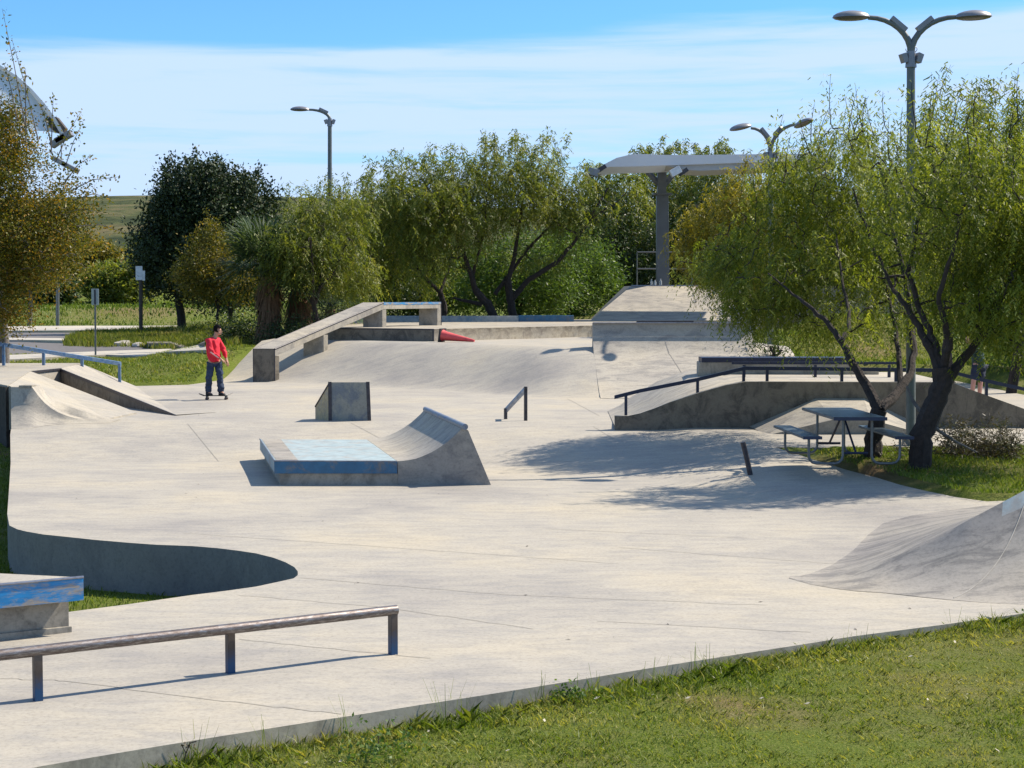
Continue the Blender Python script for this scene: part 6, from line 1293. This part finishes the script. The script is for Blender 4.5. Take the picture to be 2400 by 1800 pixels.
def lawn_patch(x, y, big, fine, rng):
    d = dist_curb(x, y); edge = np.exp(-(d / .35) ** 2) * (.35 + .9 * big); mound = np.exp(-(((x - 1.1) / .8) ** 2 + ((y - 14.6) / .5) ** 2)) + np.exp(-(((x + .9) / .5) ** 2 + ((y - 12.9) / .35) ** 2)) + np.exp(-(((x - .3) / .5) ** 2 + ((y - 13.5) / .35) ** 2))
    tall = np.clip(edge * .8 + mound * .7, 0, 1.3); pr_ = np.clip(.42 + .4 * fine + tall, 0, 1)
    dry = np.zeros(len(x))
    for a_, b_, r_, k in SOIL: dry = np.maximum(dry, k * np.exp(-((x - a_) ** 2 + (y - b_) ** 2) / (r_ * r_)))
    pr_ *= (1 - .5 * dry); tm = .40 + .34 * (1 - big) * .9 + .12 * fine - .14 * np.clip(tall, 0, 1) + .45 * dry
    tuft = np.clip(np.sin(x * 13.7 + 2 * np.sin(y * 9.1)) * np.sin(y * 15.3 + 2 * np.sin(x * 11.3)) + .35, 0, 1)
    return pr_, .55 + .5 * fine + tall * (.8 + 2.4 * tuft), tm + .1 * tuft
grass('lawn_grass', [(-5, 8.8), (7, 8.8), (8.5, 18), (5, 17.3), (-5, 11.9)], 4100, .036, .0072, MAT['grass'], 1, lawn_patch, .5, 1.1, label='short patchy green lawn in the near right corner')
def mid_patch(x, y, big, fine, rng):
    dry = np.zeros(len(x))
    for a_, b_, r_, k in SOIL: dry = np.maximum(dry, k * np.exp(-((x - a_) ** 2 + (y - b_) ** 2) / (r_ * r_)))
    return np.clip((.5 + .5 * fine) * (1 - .9 * dry), 0, 1), .6 + .7 * big, .28 + .3 * big + .3 * dry
grass('lawn_grass', [(4.3, 23.2), (13, 22.5), (13, 29.2), (4.2, 28.6)], 1500, .06, .012, MAT['grass'], 2, mid_patch, .5, .8, label='shaded green grass round the picnic table and trunks')
grass('lawn_grass', [(-13, 24), (-6, 16), (-2.0, 16), (-2.6, 20), (-4, 21), (-10, 36), (-13, 36)], 600, .06, .012, MAT['grass'], 3, mid_patch, .5, .7, label='green grass below the left pavement edge and in the sunken bed')
grass('lawn_grass', [(-17, 46.5), (-6, 46), (-7.5, 58), (-20, 60)], 420, .07, .022, MAT['grass'], 4, lambda x, y, b, f, r: (np.clip(.55 + .4 * f, 0, 1), .7 + .6 * b, .42 + .35 * b), .5, .8, label='drying grass strip behind the skater')
grass('lawn_grass', [(7.0, 44), (15, 50), (20, 62), (10, 64), (7, 56)], 200, .09, .03, MAT['grass'], 6, None, .5, .7, label='grass on the mound behind the right trees')
isl = gp((148, 812), (200, 815), (330, 815), (560, 814), (600, 810)) + gp((600, 775), (450, 772), (330, 776), (200, 783), (155, 795))
grass('tall_grass', isl, 130, .34, .032, MAT['tallgrass'], 5, lambda x, y, b, f, r: (np.clip(.6 + .5 * b, 0, 1), np.clip(.55 + .3 * b + .9 * ((y > 72) & (x > -14)), 0, 2), .35 + .25 * f + .45 * ((y > 76) & (x > -17)) * b), .45, .45, label='tall unmown grass on the island between road and parking')
grass('lawn_grass', [(-60, 100), (-14, 100), (-6, 150), (-60, 150)], 14, .16, .07, MAT['grass'], 8, lambda x, y, b, f, r: (np.full(len(x), .9), .7 + .6 * b, .2 + .2 * b), .5, .7, label='sloping green lawn below the hill')
# tall stalks and weeds along the near kerb
rng = np.random.default_rng(9); WC = []
mw = MB()
cl = [Pc(x, y) for x, y in [(470, 1737), (640, 1712), (1030, 1648), (1075, 1640), (1260, 1613), (1390, 1592), (1640, 1552), (1650, 1551), (1998, 1495), (2250, 1460), (1530, 1570), (820, 1683)]]
V = []; T = []
for c in cl:
    for k in range(9):
        a_ = rng.uniform(0, 6.283); h_ = rng.uniform(.12, .30); b_ = np.array([c.x + rng.normal() * .05, c.y - .06 + rng.normal() * .03, -.13]); l_ = rng.uniform(.1, .6) * h_; d_ = np.array([math.cos(a_) * l_, math.sin(a_) * l_, h_]); s_ = np.array([-math.sin(a_), math.cos(a_), 0]) * .003; V += [b_ - s_, b_ + s_, b_ + d_ + s_ * .3, b_ + d_ - s_ * .3]; T += [rng.uniform(.1, .8)] * 4
o = arrays_obj('kerb_weeds', np.array(V), np.arange(len(V)).reshape(-1, 4), MAT['grass'], None, T); tag(o, 'thin tall weed stalks growing along the near kerb', 'weeds', kind='stuff')
for i, (px, py, r_, lab) in enumerate([(890, 1722, .17, 'broad leaved weed clump against the near kerb'), (1330, 1600, .10, 'small leafy weed by the near kerb'), (2385, 1440, .09, 'small dark weed at the right end of the near kerb')]):
    c = Pc(px, py); c.z = -.12; c.y -= .12; t_ = thing('weed_clump', lab, 'weed', c); C = np.array(c) + np.abs(rng.normal(size=(60, 3))) * np.array([0, 0, r_ * .5]) + rng.normal(size=(60, 3)) * np.array([r_, r_ * .6, 0]); V1, F1, T1 = leaf_arrays(C, 6, (.02, .02, .02), .035, .02, rng, -.2, None, 'rhomb'); arrays_obj('leaves', V1, F1, MAT['bushgreen'], t_, T1)
    MB().tube([c, c + Vector((0, 0, r_ * .8))], .003, 4).build('stem', MAT['bark'], t_)
c = Pc(432, 1745); c.z = -.13; c.y -= .05; t_ = thing('dead_weed', 'small withered weed leaning on the near kerb face', 'weed', c)
m_ = MB(); m_.tube([c, c + Vector((.02, 0, .09)), c + Vector((.05, -.01, .16)), c + Vector((.09, 0, .17))], .004, 5); m_.tube([c + Vector((.02, 0, .09)), c + Vector((-.01, 0, .15))], .003, 4); m_.build('stem', MAT['bark'], t_)
C = np.array([[c.x + .05 + rng.normal() * .02, c.y + rng.normal() * .01, c.z + .15 + rng.normal() * .02] for _ in range(10)]); V1, F1, T1 = leaf_arrays(C, 3, (.01, .01, .01), .03, .014, rng, .3, None, 'rhomb'); arrays_obj('leaves', V1, F1, MAT['drytwig'], t_, T1)
# leaf litter
V = []
for k in range(70):
    x, y = rng.uniform(-2.5, 4.5), rng.uniform(10.8, 15)
    if in_poly(OUT, np.array([x]), np.array([y]))[0]: continue
    z = float(Hg(np.array([x]), np.array([y]))[0]) + .03; a_ = rng.uniform(0, 6.28); l_ = rng.uniform(.01, .026); d_ = np.array([math.cos(a_), math.sin(a_), .3]) * l_; s_ = np.array([-math.sin(a_), math.cos(a_), .4]) * l_ * .5; p = np.array([x, y, z]); V += [p - d_, p - s_, p + d_, p + s_]
o = arrays_obj('leaf_litter', np.array(V), np.arange(len(V)).reshape(-1, 4), MAT['litter']); tag(o, 'small pale dry leaves scattered on the near lawn', 'leaf litter', kind='stuff')
V = []
for k in range(120):
    x, y = rng.uniform(-7, 7), rng.uniform(13, 34)
    if not in_poly(OUT, np.array([x]), np.array([y]))[0] or in_poly(HUMPF, np.array([x]), np.array([y]))[0]: continue
    z = float(Hc(x, y)) + .006; a_ = rng.uniform(0, 6.28); l_ = rng.uniform(.008, .03); d_ = np.array([math.cos(a_), math.sin(a_), .1]) * l_; s_ = np.array([-math.sin(a_), math.cos(a_), .2]) * l_ * .35; p = np.array([x, y, z]); V += [p - d_, p - s_, p + d_, p + s_]
o = arrays_obj('leaf_litter', np.array(V), np.arange(len(V)).reshape(-1, 4), MAT['bark']); tag(o, 'tiny dark twigs and leaf bits scattered on the pavement', 'leaf litter', kind='stuff')
# brush pile / fallen branch by right trunk
q = P(2290, 1072, .33); t_ = thing('brush_pile', 'dry twiggy brush pile on the grass right of the dark trunk', 'brush', q)
mw = MB(); C = []
for k in range(60):
    a_ = Vector((q.x + rng.normal() * .35, q.y + rng.normal() * .3, .34)); b_ = a_ + Vector((rng.normal() * .35 - .15, rng.normal() * .3, rng.uniform(.1, .55))); mw.tube([a_, a_.lerp(b_, .5) + Vector((0, 0, .05)), b_], [.008, .006, .003], 3, cap=False)
    for u_ in (.4, .7, 1): C.append(np.array(a_.lerp(b_, u_)))
mw.build('twigs', MAT['bark'], t_); V1, F1, T1 = leaf_arrays(np.array(C), 26, (.09, .09, .08), .07, .016, rng, .3, None, 'strip'); arrays_obj('dry_leaves', V1, F1, MAT['drytwig'], t_, T1)
pth = [PY(2185, 1000, YB + .2), PY(2240, 1035, YB + .3), PY(2290, 1060, YB + .4)]; mw = MB().tube([PY(2125, 905, YB + .4), PY(2140, 940, YB + .4), PY(2165, 975, YB + .3)] + pth, [.02, .03, .03, .03, .022, .012], 6); mw.build('fallen_branch', MAT['greybark'], t_, True)
print('leaf+grass tris', TRI[0])
